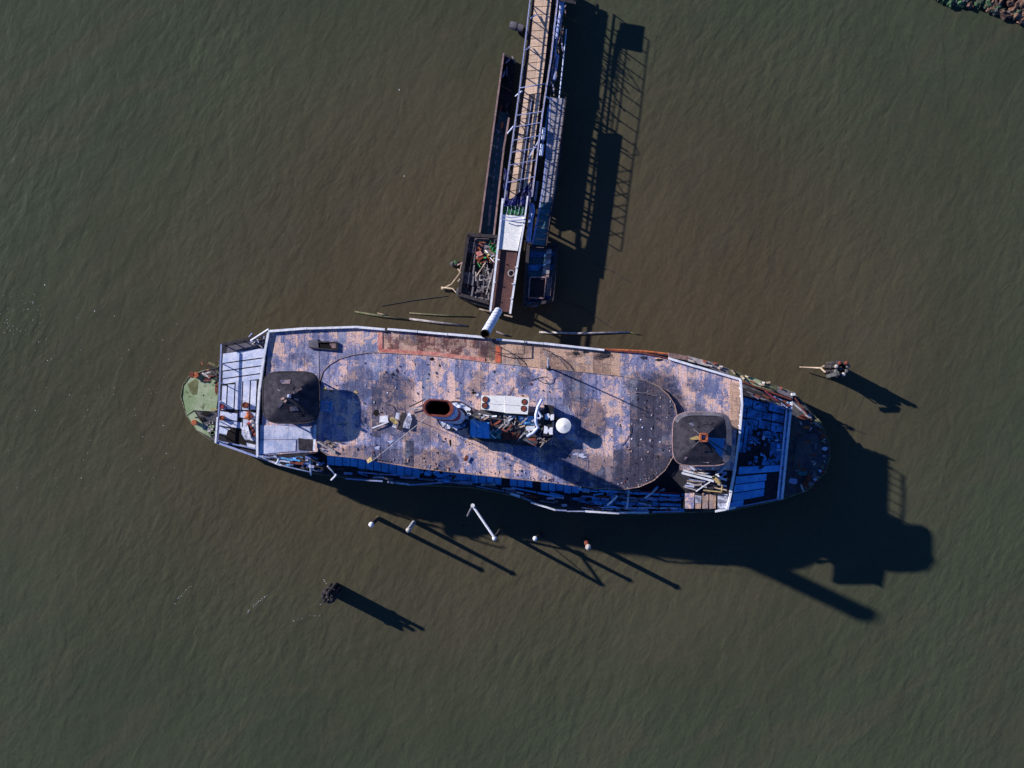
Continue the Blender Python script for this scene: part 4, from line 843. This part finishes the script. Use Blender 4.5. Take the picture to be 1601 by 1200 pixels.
# lit outer handrail on the east side
obj('outer_rail', MB().tube([P(885.5, 45, 2.9), P(880, 100, 2.9), P(874, 156, 2.9)], .07, 6), M['panel'], pier)
obj('outer_rail', MB().tube([P(878, -20, 3.6), P(876, 20, 3.4), P(870, 60, 3.4)], .16, 6), M['blue_metal'], pier)
for k in range(10):
    t = k/9*.95+.02
    for f, dx in ((LR, 5), (RR, -4)):
        p = f(t); q = P(p[0]+dx, p[1], ZW-.3); obj('pile', MB().tube([Vector((q.x, q.y, -1.5)), q], .2, 8), M['dark_wood'], pier)
for i in range(18):   # joists and pipework between walkway and east walkway, in shade
    t = R(0, .95); p = RR(t); L = R(15, 45); dx = R(3, 14)
    obj('service_pipe', MB().tube([P(p[0]+dx, p[1], R(1.2, 2.6)), P(p[0]+dx-L*.14, p[1]+L, R(1.2, 2.6))], R(.06, .2), 6), M[random.choice(['blue_metal', 'dark_wood', 'panel_shade_blue', 'grey_wood', 'tan_wood'])], pier)
for (y0, x0) in ((200, 851), (225, 848)):
    obj('canister', MB().tube([P(x0, y0, 3.6), P(x0-2, y0+18, 3.6)], .22, 10), M['panel'], pier)
obj('canopy', MB().slab([P(x, y, 4.1) for x, y in ((868, -42), (905, -36), (900, 6), (862, -2))], .15), M['dark_wood'], pier)
for i in range(26):   # truss panel wreckage east of the walkway
    y = R(0, 150); x = lerp(878, 858, y/150)+R(-5, 9); L = R(5, 26)
    obj('truss_brace', MB().beam(P(x, y, R(1.5, 3)), P(x+R(-6, 4), y+L, R(2, 4.4)), .08), M[random.choice(['blue_metal', 'dark_wood', 'salmon_wood'])], pier)

# stump west of the walkway
st = thing('mooring_stump', P(806, 40, 0), 'grey mooring stump lying against the west side of the walkway', 'stump')
obj('stump_log', MB().tube([P(797, 38, .9), P(803, 40, .9), P(818, 45, .9)], [.42, .48, .45], 12), M['grey_wood'], st)
obj('stump_pile', MB().tube([P(814, 43, -1), P(814, 43, .8)], .3, 10), M['dark_wood'], st)
obj('stump_band', MB().tube([P(806, 41, .9), P(808, 41.5, .9)], .52, 12), M['dark_deck'], st)

# blue tarpaulin and green netting
def cloth(q, nx, ny, z, amp, m, name, label, cat):
    mb = MB()
    for j in range(ny+1):
        for i in range(nx+1):
            x, y = bil(q, i/nx, j/ny); mb.v.append(P(x, y, z+amp*sin(i*1.7+j*.9)*cos(j*1.3+i*.4)+R(-amp, amp)*.5))
    for j in range(ny):
        for i in range(nx): a = j*(nx+1)+i; mb.f.append((a, a+1, a+nx+2, a+nx+1))
    return obj(name, mb, M[m], label=label, cat=cat)
cloth([(812, 300), (833, 280), (829, 322), (786, 322)], 12, 8, 4.6, .1, 'tarp', 'tarpaulin', 'royal blue tarpaulin draped over the walkway end above green netting', 'tarpaulin')
cloth([(788, 262), (796, 268), (795, 320), (786, 320)], 4, 10, 4.3, .08, 'tarp', 'tarpaulin', 'narrow strip of royal blue tarpaulin hanging on the west truss', 'tarpaulin')
cloth([(790, 319), (822, 320), (820, 336), (786, 334)], 10, 6, 4.3, .1, 'net', 'netting', 'green netting stretched between blue tarpaulin and white landing', 'netting')
for k in range(5): obj('hoop_bar', MB().tube([P(793+k*6, 318, 4.5), P(794+k*6, 326, 4.6), P(792+k*6, 335, 4.5)], .025, 5), M['panel'], label='thin pale bar crossing the green netting', cat='bar', group='pale bars over the netting')

# landing and gangway ramp
ramp = thing('gangway_ramp', P(790, 430, 0), 'white landing and brown gangway ramp with white side rails above the water', 'gangway')
ZL = 4.4
panels(ramp, [(784, 334), (820, 338.5), (809.5, 392), (780, 389)], 1, 2, ZL, 'white_clean', .1, 'landing_sheet', 0.01, jx=.02)
panels(ramp, [(780, 389.5), (809, 392.5), (797.5, 488), (769, 484)], 1, 5, ZL-.25, 'ramp', .06, 'ramp_plate', 0.01, th=.2)
for (a, b, w) in (((786, 310), (781, 362), .24), ((781, 362), (774, 425), .24), ((774, 425), (766.5, 486), .24), ((825, 306), (820, 345), .18), ((820, 345), (811, 400), .2), ((811, 400), (804, 445), .24), ((804, 445), (797.5, 490), .24)):
    obj('side_rail', MB().beam(P(a[0], a[1], ZL+.1), P(b[0], b[1], ZL+.1), w, .22), M['white'], ramp)
for (x, y) in ((772, 440), (778, 405), (805, 417), (800, 443), (798, 466), (768, 464)): obj('rail_bracket', MB().beam(P(x, y, ZL+.28), P(x+3, y+1, ZL+.28), .12, .1), M['white'], ramp)
for pts in (((783, 337), (800, 340), (819, 337)), ((783, 341), (795, 345), (819, 343))): obj('slack_cable', MB().tube([P(x, y, ZL+.5) for x, y in pts], .06, 5), M['blue_metal'], ramp)
obj('end_sill', MB().beam(P(749, 482.5, ZL-.3), P(768, 487, ZL-.3), .16), M['tan_wood'], ramp); obj('end_sill', MB().beam(P(788, 492, ZL-.3), P(801, 495, ZL-.3), .16), M['tan_wood'], ramp)
for (x, y) in ((776, 400), (808, 402), (771, 470), (795, 474), (783, 345), (818, 345)):
    q = P(x, y, ZL-.4); obj('support_pile', MB().tube([Vector((q.x, q.y, -1.5)), q], .18, 8), M['dark_wood'], ramp)
tc = P(799.5, 427, ZL-.12)
obj('life_ring', MB().tube([tc+Vector((.36*cos(k/16*2*pi), .36*sin(k/16*2*pi), 0)) for k in range(17)], .08, 6), M['pale_wood'], smooth=True, label='small grey ring lying on the brown gangway ramp', cat='ring')
# pale tube between ramp and ferry
tb = thing('canvas_chute', P(770, 503, 0), 'white and blue canvas tube slanting from gangway end down to the ferry roof edge', 'tube')
A, B = P(779.5, 485, 5.6), P(758, 522, 10.9)
ax = (B-A); up = Vector((0, 0, 1)); xx = ax.normalized().cross(up).normalized(); yy = xx.cross(ax.normalized())
lp = lambda t, r: [A+ax*t+(xx*cos(2*pi*k/20)+yy*sin(2*pi*k/20))*r for k in range(20)]
mb = MB().ring([lp(0, .35), lp(.03, .48), lp(.35, .5), lp(.7, .5), lp(.97, .52)]); mb.add(lp(0, .35), [tuple(range(20))]); obj('tube_skin', mb, M['white'], tb, smooth=True)
mb = MB().ring([lp(.97, .52), lp(1, .52), lp(1, .42), lp(.6, .42)]); mb.add(lp(.6, .42), [tuple(range(20))]); obj('tube_mouth', mb, M['soot'], tb)
for k in range(7):
    t = .12+k*.12; obj('lashing', MB().tube([A+ax*(t+.03*cos(j))+(xx*cos(j)+yy*sin(j))*.52 for j in (-.3+k % 2*.5, .3, 1.0, 1.7, 2.2-k % 2*.4)], .035, 4), M['funnel_blue'], tb)

# ------------------------------------------------------------------ side structures of the pier
# west trough
tw = thing('fender_trough', P(775, 230, 0), 'narrow sunken timber trough with pinkish side beams west of the walkway', 'trough')
o = along([(787.5, 83), (775, 175), (765, 250), (750, 364)]); i_ = along([(806, 92), (800, 160), (787, 235), (772, 368)])
m_ = 16
for k in range(m_):
    t0, t1 = k/m_+.0004, (k+1)/m_-.0004; q = [o(t0), i_(t0), i_(t1), o(t1)]
    obj('floor_board', MB().slab([P(x, y, .75+R(0, .04)) for x, y in q], .1), M['teal_floor' if k > 4 else 'substrate'], tw)
for k in range(6):
    a, b = o(k/6+.001), o((k+1)/6-.001); obj('side_beam', MB().beam(P(*a, 2.3), P(*b, 2.3), .2, .35), M['salmon_wood'], tw); obj('side_plank', MB().beam(P(*a, 1.4), P(*b, 1.4), .08, 1.5), M['substrate'], tw)
    if k > 1: a, b = i_(k/6), i_((k+1)/6-.002); obj('side_beam', MB().beam(P(*a, 2.0), P(*b, 2.0), .22, .3), M['salmon_wood'], tw)
for k in range(8):
    a = o((k+.5)/8); q = P(*a, 2.3); obj('pile', MB().tube([Vector((q.x, q.y, -1.2)), q], .14, 6), M['dark_wood'], tw)
for (x, y, m, s) in ((784, 170, 'rust', 12), (786, 195, 'orange', 10)): obj('rusty_slat', MB().beam(P(x, y-s/2, 1.6), P(x-2, y+s/2, 1.6), .22, .1), M[m], tw)
for i in range(16):
    t = R(0, .45); a, b = o(t), i_(t); x = lerp(a[0], b[0], R(.1, .9)); obj('loose_timber', MB().beam(P(x, a[1], 1.1), P(x+R(-7, 7), a[1]+R(4, 14), 1.4), R(.06, .2)), M[random.choice(['dark_wood', 'grey_wood', 'blue_metal', 'dark_wood'])], tw)
obj('pale_strip', MB().beam(P(767, 320, .9), P(764, 352, .9), .3, .08), M['pale_wood'], tw)
for k in range(10):
    obj('floor_cleat', MB().beam(P(779-k*1.3, 215+k*12, .9), P(778-k*1.3, 221+k*12, .9), .12, .1), M['blue_metal'], tw)
# east side walkway, grey boards
te = thing('side_walkway', P(865, 260, 0), 'grey boarded side walkway striped by truss shadows east of the main walkway', 'walkway')
Le = along([(861, 152), (856, 230), (847, 310), (832, 382)]); Re = along([(884, 153), (878, 230), (868, 310), (853, 384)])
for k in range(24):
    t0, t1 = k/24+.0015, (k+1)/24-.0015; q = [Le(t0), Re(t0), Re(t1), Le(t1)]
    obj('walkway_board', MB().slab([P(x, y, 3.2+R(0, .04)) for x, y in q], .1), M['grey_walk' if k < 17 else 'teal_floor'], te)
for f in (Le, Re):
    for k in range(5): obj('edge_beam', MB().beam(P(*f(k/5), 3.12), P(*f((k+1)/5-.003), 3.12), .2, .25), M['dark_wood' if f is Re else 'blue_metal'], te)
    for k in range(9): p = f(k/8); q = P(*p, 3.0); obj('pile', MB().tube([Vector((q.x, q.y, -1.2)), q], .16, 7), M['dark_wood'], te)
obj('bent_pipe', MB().tube([P(829, 345, 3.6), P(833, 330, 3.7), P(830, 318, 3.8)], .3, 8), M['funnel_blue'], te)
obj('long_pipe', MB().tube([P(832, 320, 3.6), P(826, 378, 3.5)], .3, 8), M['funnel_blue'], te)
obj('edge_curb', MB().beam(P(885, 153, 3.2), P(854, 384, 3.2), .12, .5), M['dark_wood'], te)

def dolphin_box(name, corners, label, zf, rimm, floor_m, nb):
    c = P(sum(x for x, y in corners)/4, sum(y for x, y in corners)/4, 0); t = thing(name, c, label, 'platform')
    for k in range(nb):
        t0, t1 = k/nb+.004, (k+1)/nb-.004
        q = [bil(corners, 0, t0), bil(corners, 1, t0), bil(corners, 1, t1), bil(corners, 0, t1)]
        m = floor_m if isinstance(floor_m, str) else random.choice(floor_m)
        obj('floor_board', MB().slab([P(x, y, zf+R(0, .06)) for x, y in q], .12), M[m], t)
    cc = list(corners)+[corners[0]]
    for a, b in zip(cc, cc[1:]):
        obj('rim_beam', MB().beam(P(*a, zf+.7), P(*b, zf+.7), .38, .4), M[rimm], t)
        obj('side_plank', MB().beam(P(*a, zf*.5), P(*b, zf*.5), .16, zf+.8), M['dark_wood'], t)
    return t
LP = dolphin_box('landing_platform', [(732, 367), (779, 370), (766, 474), (718, 460)], 'rubble-strewn timber platform at the pier end west of the gangway', 1.6, 'dark_wood', ['grey_wood', 'grey_wood', 'dark_wood'], 10)
for i in range(5): obj('inner_beam', MB().beam(P(743-i*.8, 380+i*17, 2), P(742-i*1.2, 395+i*17, 2), .2), M['grey_wood'], LP)
p = P(722, 456, 2.2); obj('bumper_roll', MB().tube([p-Vector((0, 0, 2.9)), p-Vector((0, 0, .3)), p], [.7, .75, .5], 16), M['rubber'], LP)
obj('bumper_roll', MB().tube([P(722, 462, 1.6), P(745, 472, 1.6), P(768, 478, 1.6)], .4, 10), M['rubber'], LP)
RP = dolphin_box('landing_platform', [(826, 381), (871, 383), (863, 470), (819, 478)], 'shaded timber platform at the pier end east of the gangway', 1.6, 'dark_wood', ['teal_floor', 'grey_wood', 'teal_floor', 'panel_shade_blue_dirty'], 9)
for k in range(6):
    obj('cross_plank', MB().slab([P(x, y, 2.45) for x, y in ((855-k*1.6, 390+k*8), (863-k*.9, 389+k*8), (862-k*.9, 396+k*8), (853-k*1.6, 397+k*8))], .12), M['salmon_wood' if k % 2 else 'pale_wood'], RP)
obj('inner_frame', MB().slab([P(x, y, 2.3) for x, y in ((830, 434), (853, 434), (850, 466), (828, 466))], .1), M['substrate'], RP)
for a, b in (((829, 433), (854, 433)), ((854, 433), (851, 466)), ((851, 466), (826, 465)), ((826, 465), (829, 433))): obj('frame_bar', MB().beam(P(*a, 2.6), P(*b, 2.6), .14), M['salmon_wood'], RP)
for k in range(5): obj('blue_roller', MB().tube([P(828+k*3.2, 472, 1.9), P(826+k*3.2, 479, 1.9)], .13, 7), M['funnel_blue'], RP)
for k in range(3): obj('side_stave', MB().beam(P(857+k*2.6, 432, 2.6), P(855+k*2.6, 462, 2.6), .1), M['salmon_wood'], RP)
# rubbish on platforms
bx = thing('rusty_crate', P(750, 399, 1.7), 'rusty red square crate on the west pier platform', 'crate')
obj('crate_body', MB().slab([P(x, y, 2.5) for x, y in ((743, 394), (751, 391), (757, 402), (749, 407))], .7), M['rust'], bx)
obj('crate_lid', MB().slab([P(x, y, 2.58) for x, y in ((743.5, 394.2), (751, 391.6), (755, 398), (747, 401))], .06), M['roof_edge_red'], bx)
cloth([(764, 381), (775, 381), (776, 396), (767, 392)], 5, 6, 2.5, .18, 'net', 'crumpled_net', 'crumpled green net in the rubbish heap west of the white landing', 'net')
for i in range(46):
    x, y = R(744, 777), R(376, 412); a = R(-1.6, 1.6); L = R(3, 12); x1 = min(x+L*cos(a), 778)
    plank(x, y, x1, y+L*sin(a), 2.0+R(0, .5), R(.06, .2), (m := random.choice(['tan_wood', 'pale_wood', 'orange', 'rust', 'white', 'grey_wood', 'net', 'yellow'])), f'{ADJ[m]} scrap in the {part_of(x, 744, 777)} third of the rubbish heap on the west pier platform', 'scraps in the rubbish heap on the west platform', 2.2+R(0, .5), name='scrap_piece', cat='scrap')
for i in range(46):
    x, y = R(744, 770), R(415, 468); x -= (y-415)*.1; a = R(-.4, .25) if i % 2 else R(1.3, 1.9); L = R(4, 16)
    plank(x, y, x+L*cos(a)*.8, min(y+L*sin(a), 470), 1.9+R(0, .3), R(.06, .22), (m := random.choice(['grey_wood', 'pale_wood', 'pale_wood', 'dark_wood', 'grey_wood'])), f'{ADJ[m]} {("crosswise", "lengthwise")[i % 2 == 0]} plank in the {("upper", "middle", "lower")[min(2, int((y-415)/18))]} part of the plank pile on the west platform', 'grey planks piled on the west platform')
plank(759, 410, 744, 432, 2.9, .12, 'tan_wood', 'long tan pole lying across the grey planks of the west platform', None, name='loose_pole', cat='pole')
plank(771, 420, 760, 460, 2.9, .1, 'pale_wood', 'pale straight pole beside the gangway rail on the west platform', None, name='loose_pole', cat='pole')
for i in range(24):
    x, y = R(820, 864), R(462, 480); a = R(-1.6, 1.6); L = R(3, 9)
    plank(x, y, x+L*cos(a), y+L*sin(a), 1.9+R(0, .4), R(.06, .2), (m := random.choice(['salmon_wood', 'dark_wood', 'rust', 'pale_wood'])), f'{ADJ[m]} broken timber at the {part_of(x, 820, 864)} end of the south rim of the east platform', 'broken timbers on the east platform rim')
# clump and pale branches west of the platform
for k, (pts, lb) in enumerate(((((690, 452), (706, 444), (718, 428), (722, 412)), 'forked pale branch reaching from west platform to open water'), (((690, 449), (700, 450), (708, 451), (714, 458)), 'lower curled pale branch by the platform corner'), (((716, 420), (724, 430), (716, 440)), 'short pale branch against the platform side'))):
    obj('bare_branch', MB().tube([P(x, y, .25+i*.35) for i, (x, y) in enumerate(pts)], [.1, .09, .08, .06][:len(pts)], 6), M['tan_wood'], label=lb, cat='branch')
t = thing('weedy_stump', P(711, 414, 0), 'small weedy green stump in the water west of the rubble-strewn platform', 'stump')
for k in range(6): obj('weed_clump', MB().dome(P(708+k*1.4, 413+R(-2, 2), .1), R(.2, .4), R(.3, .5), 7), M['rock_green' if k % 2 else 'rock_grey'], t)
obj('stump_post', MB().beam(P(715, 414, .4), P(724, 410, 1.5), .16), M['salmon_wood'], t)

# ------------------------------------------------------------------ floating timbers
def log(a, b, r, m, label, name='floating_timber', mid=None):
    pts = [P(*a, .08)]+([P(*mid, .1)] if mid else [P((a[0]+b[0])/2, (a[1]+b[1])/2+.6, .1)])+[P(*b, .05)]
    obj(name, MB().tube(pts, [r*.8, r, r*.6], 7), M[m], label=label, cat='timber', smooth=True)
log((555, 487), (640, 500), .14, 'moss_hull', 'mossy floating timber pointing west, north of the ferry roof'); log((640, 498), (730, 509), .16, 'pale_wood', 'pale floating timber north of the red-brown roof strip')
log((640, 489), (742, 495), .09, 'moss_hull', 'thin mossy floating timber just west of the gangway foot'); log((843, 519), (985, 519), .15, 'pale_wood', 'long pale floating timber east of the canvas tube', mid=(905, 521))
log((590, 489), (605, 492), .07, 'tan_wood', 'short tan floating stick near the mossy timber'); log((776, 518), (797, 525), .12, 'grey_wood', 'short grey timber floating beside the canvas tube'); log((985, 519), (1002, 523), .05, 'moss_hull', 'thin submerged tip east of the long pale timber')
for (pts, lb) in ((((596, 478), (640, 470), (700, 462)), 'thin line trailing on the water northwest of the gangway'), (((875, 470), (910, 480), (955, 512)), 'thin line trailing on shaded water east of the gangway'), (((1255, 636), (1290, 655), (1353, 678)), 'thin mooring line trailing from the east bow over the water'), (((930, 411), (960, 425), (985, 440)), 'thin line on the shaded water right of the pier')):
    obj('mooring_line', MB().tube([P(x, y, .06) for x, y in pts], .035, 4), M['rope'], label=lb, cat='rope')

# ------------------------------------------------------------------ free standing piles
def free_pile(base, top, h, r, m, capm, label, extra=None):
    b = P(*base, 0); t = P(*top, h)
    e = thing('mooring_pile', b, label, 'pile', 'mooring piles south of the ferry')
    obj('shaft', MB().tube([b-Vector((0, 0, 1.5)), b, b.lerp(t, .5), t], [r, r, r*.95, r*.9], 12), M[m], e)
    obj('tide_band', MB().tube([b+Vector((0, 0, -.1)), b.lerp(t, .12)], [r*1.12, r*1.08], 12), M['moss_hull'], e)
    for k_ in range(3): obj('bolt_plate', MB().dome(t+Vector((r*.7*cos(k_*2.1), r*.7*sin(k_*2.1), .12)), .06, .06, 6), M['rust'], e)
    obj('cap', MB().tube([t, t+Vector((0, 0, .12)), t+Vector((0, 0, .3))], [r*1.15, r*1.15, r*.3], 12), M[capm], e)
    return e
free_pile((591, 810), (580.5, 819.5), 6.0, .27, 'dark_wood', 'pile_white', 'dark mooring pile with white cap, westernmost of those south of the ferry')
e2 = free_pile((648, 815), (638.5, 828), 5.8, .26, 'white_dirty', 'lime_crust', 'grey and white streaked mooring pile, second from the west')
e3 = free_pile((783, 828), (773, 841), 6.2, .24, 'dark_wood', 'pile_white', 'mooring pile at the lower end of the long white brace')
free_pile((845, 836), (836.5, 841.5), 5.6, .24, 'dark_wood', 'pile_white', 'mooring pile with a round white cap and a dark companion stub')
e5 = free_pile((916, 845), (919.5, 855), 5.4, .3, 'rust', 'lime_crust', 'reddish mooring pile with crusted head, easternmost of the row')
br = thing('timber_brace', P(756, 815, 5.5), 'long white brace slanting between pile head and a hanging leg', 'brace')
obj('brace_bar', MB().tube([P(739, 790, 6.2), P(773, 840, 6.3)], .15, 8), M['white'], br)
obj('brace_leg', MB().tube([P(739, 790, 6.1), P(731, 806, 3.4)], .13, 8), M['grey_wood'], br)
obj('brace_joint', MB().tube([P(739, 790, 6.1), P(739, 790, 6.5)], .24, 10), M['pile_white'], br)
obj('brace_bar', MB().tube([P(746, 801, 4.2), P(773, 840, 5.8)], .06, 6), M['grey_wood'], br)
for (x, y, r, hh, m, lb) in ((847, 835, .2, .8, 'dark_wood', 'low dark stub beside the white-capped pile'), (724, 822, .12, .35, 'dark_wood', 'tiny dark stub breaking the water west of the white brace'), (782, 826, .22, 1.2, 'moss_hull', 'mossy low stub at the foot of the brace pile')):
    q = P(x, y, 0); obj('pile_stub', MB().tube([q-Vector((0, 0, 1)), q+Vector((0, 0, hh))], [r, r*.9], 9), M[m], label=lb, cat='stub')

def dolphin(cx, cy, n, rad, h, label, m, capm, tall):
    c = P(cx, cy, 0); t = thing('pile_dolphin', c, label, 'dolphin')
    for k in range(n):
        a = 2*pi*k/(n-1)+.4; rr = 0 if k == n-1 else rad
        b = c+Vector((rr*1.15*cos(a), rr*1.15*sin(a), -1.5)); hh = h+R(-.5, .25)+(tall if k == 1 else 0); tp = c+Vector((rr*cos(a), rr*sin(a), hh))
        s = obj('pile', MB().tube([b, tp], [.24, .22], 9), M[m], t)
        obj('pile_head', MB().tube([tp, tp+Vector((0, 0, .1)), tp+Vector((0, 0, .2))], [.25, .24, .12], 9), M[random.choice(capm)], s)
    obj('binding_cable', MB().tube([c+Vector(((rad+.3)*cos(k/14*2*pi), (rad+.3)*sin(k/14*2*pi), h-.9)) for k in range(15)], .07, 5), M['rope'], t)
    return t
d1 = dolphin(1298, 577, 9, .72, 4.0, 'cluster of piles with pale crusted heads east of the ferry, branch on its west side', 'dark_wood', ['lime_crust', 'rock_grey', 'rust', 'pale_wood'], .9)
obj('leaning_slab', MB().beam(P(1292, 588, 3.9), P(1312, 583, 4.2), .42, .3), M['rock_grey'], d1)
obj('pole', MB().tube([P(1250, 573.5, .7), P(1272, 574.5, 1.5), P(1284, 575, 2.6)], [.06, .09, .1], 6), M['tan_wood'], d1); obj('pole', MB().tube([P(1283, 575, 2.6), P(1291, 582, 3.6)], .09, 6), M['tan_wood'], d1); obj('pole', MB().tube([P(1283, 575, 2.6), P(1289, 571, 3.6)], .08, 6), M['tan_wood'], d1)
d2 = dolphin(523, 921, 8, .62, 4.2, 'dark cluster of piles standing alone southwest of the ferry', 'dark_wood', ['dark_wood', 'dark_wood', 'lime_crust', 'substrate'], 1.1)

# ------------------------------------------------------------------ riprap rocks in the north-east corner
def rock_mesh(seed):
    rr = random.Random(seed); mb = MB(); n, r = 5, 3
    loops = []
    for j in range(r):
        b = -pi/2+pi*(j+.5)/r; loops.append([Vector((cos(b)*cos(2*pi*k/n)*rr.uniform(.8, 1.35), cos(b)*sin(2*pi*k/n)*rr.uniform(.8, 1.35), sin(b)*rr.uniform(.7, 1.2))) for k in range(n)])
    mb.ring(loops); mb.f.append(tuple(range(n-1, -1, -1))); mb.f.append(tuple(range((r-1)*n, r*n))); me = bpy.data.meshes.new('boulder'); me.from_pydata(mb.v, [], mb.f); return me
rmesh = {}
for m in ('rock_green', 'rock_red', 'rock_grey'):
    for s in range(4): me = rock_mesh(s*7+len(m)); me.materials.append(M[m]); rmesh[m, s] = me
bl = curve([(1460, -6), (1470, 2), (1500, 8), (1535, 10), (1545, 18), (1560, 24), (1580, 34), (1605, 38), (1700, 60)])
RC = {'rock_green': 'algae-green', 'rock_red': 'reddish brown', 'rock_grey': 'pale grey'}
RL = {'rock_green': 'algae green boulder of the riprap bank in the upper right corner', 'rock_red': 'reddish brown boulder of the riprap bank in the upper right corner', 'rock_grey': 'pale grey boulder of the riprap bank in the upper right corner'}
for i in range(190):
    x = R(1462, 1640); yb = bl(x); y = yb-abs(random.gauss(0, 1))*16-1 if i % 2 else yb-R(0, yb+25 if yb > 0 else 20)
    m = 'rock_green' if x < 1555 and random.random() < .6 or random.random() < .15 else random.choice(['rock_red', 'rock_grey', 'rock_red'])
    s = R(.28, .62); o_ = bpy.data.objects.new('boulder', rmesh[m, i % 4]); scn.collection.objects.link(o_)
    p = P(x, y, .2+min(1.2, (yb-y)*.02)); o_.location = p; o_.scale = (s*R(.8, 1.5), s*R(.6, 1), s*R(.6, 1.1)); o_.rotation_euler = (R(-.6, .6), R(-.6, .6), R(-.6, 2.2))
    tag(o_, f'{("small", "mid-sized", "large")[int((s-.28)/.1134)]} {RC[m]} boulder {("at the waterline", "back from the waterline")[yb-y > 9]} in the {("west", "middle", "east")[min(2, int((x-1462)/60))]} of the corner riprap', 'boulder', 'riprap boulders in the corner')

# pale flecks for drifting foam and painted sun glints
mb = MB()
for i in range(170):
    if i % 3 == 0: x, y = R(0, 70), R(455, 525)
    elif i % 3 == 1: x, y = random.gauss(190, 60), random.gauss(620, 70)
    else: x, y = R(0, 300), R(480, 780)
    if 280 < x < 420 and y > 500: continue
    p = P(x, y, .03); r = R(.015, .055)
    mb.add([p+Vector((r*cos(a)*R(.6, 1.4), r*sin(a)*R(.6, 1.4), 0)) for a in (0, 1.2, 2.5, 3.7, 5)], [(0, 1, 2, 3, 4)])
for (ax_, ay_, bx_, by_, nn_) in ((386, 958, 420, 930, 26), (455, 972, 500, 962, 10), (268, 950, 300, 915, 14), (505, 905, 516, 925, 12), (500, 945, 515, 938, 8)):
    for i in range(nn_):
        t = R(0, 1); p = P(lerp(ax_, bx_, t)+R(-1, 1), lerp(ay_, by_, t)+R(-1, 1)-3*sin(t*pi), .03); r = R(.015, .04)
        mb.add([p+Vector((r*2*cos(a), r*sin(a), 0)) for a in (0, 1.2, 2.5, 3.7, 5)], [(0, 1, 2, 3, 4)])
for (x, y) in ((624, 140), (632, 275), (148, 486), (70, 445)):
    p = P(x, y, .03); mb.add([p+Vector((.07*cos(a), .12*sin(a), 0)) for a in (0, 1.2, 2.5, 3.7, 5)], [(0, 1, 2, 3, 4)])
obj('foam_glint_flecks', mb, M['foam'], kind='stuff', label='scattered pale foam flecks and painted glints west of the ferry', cat='foam')
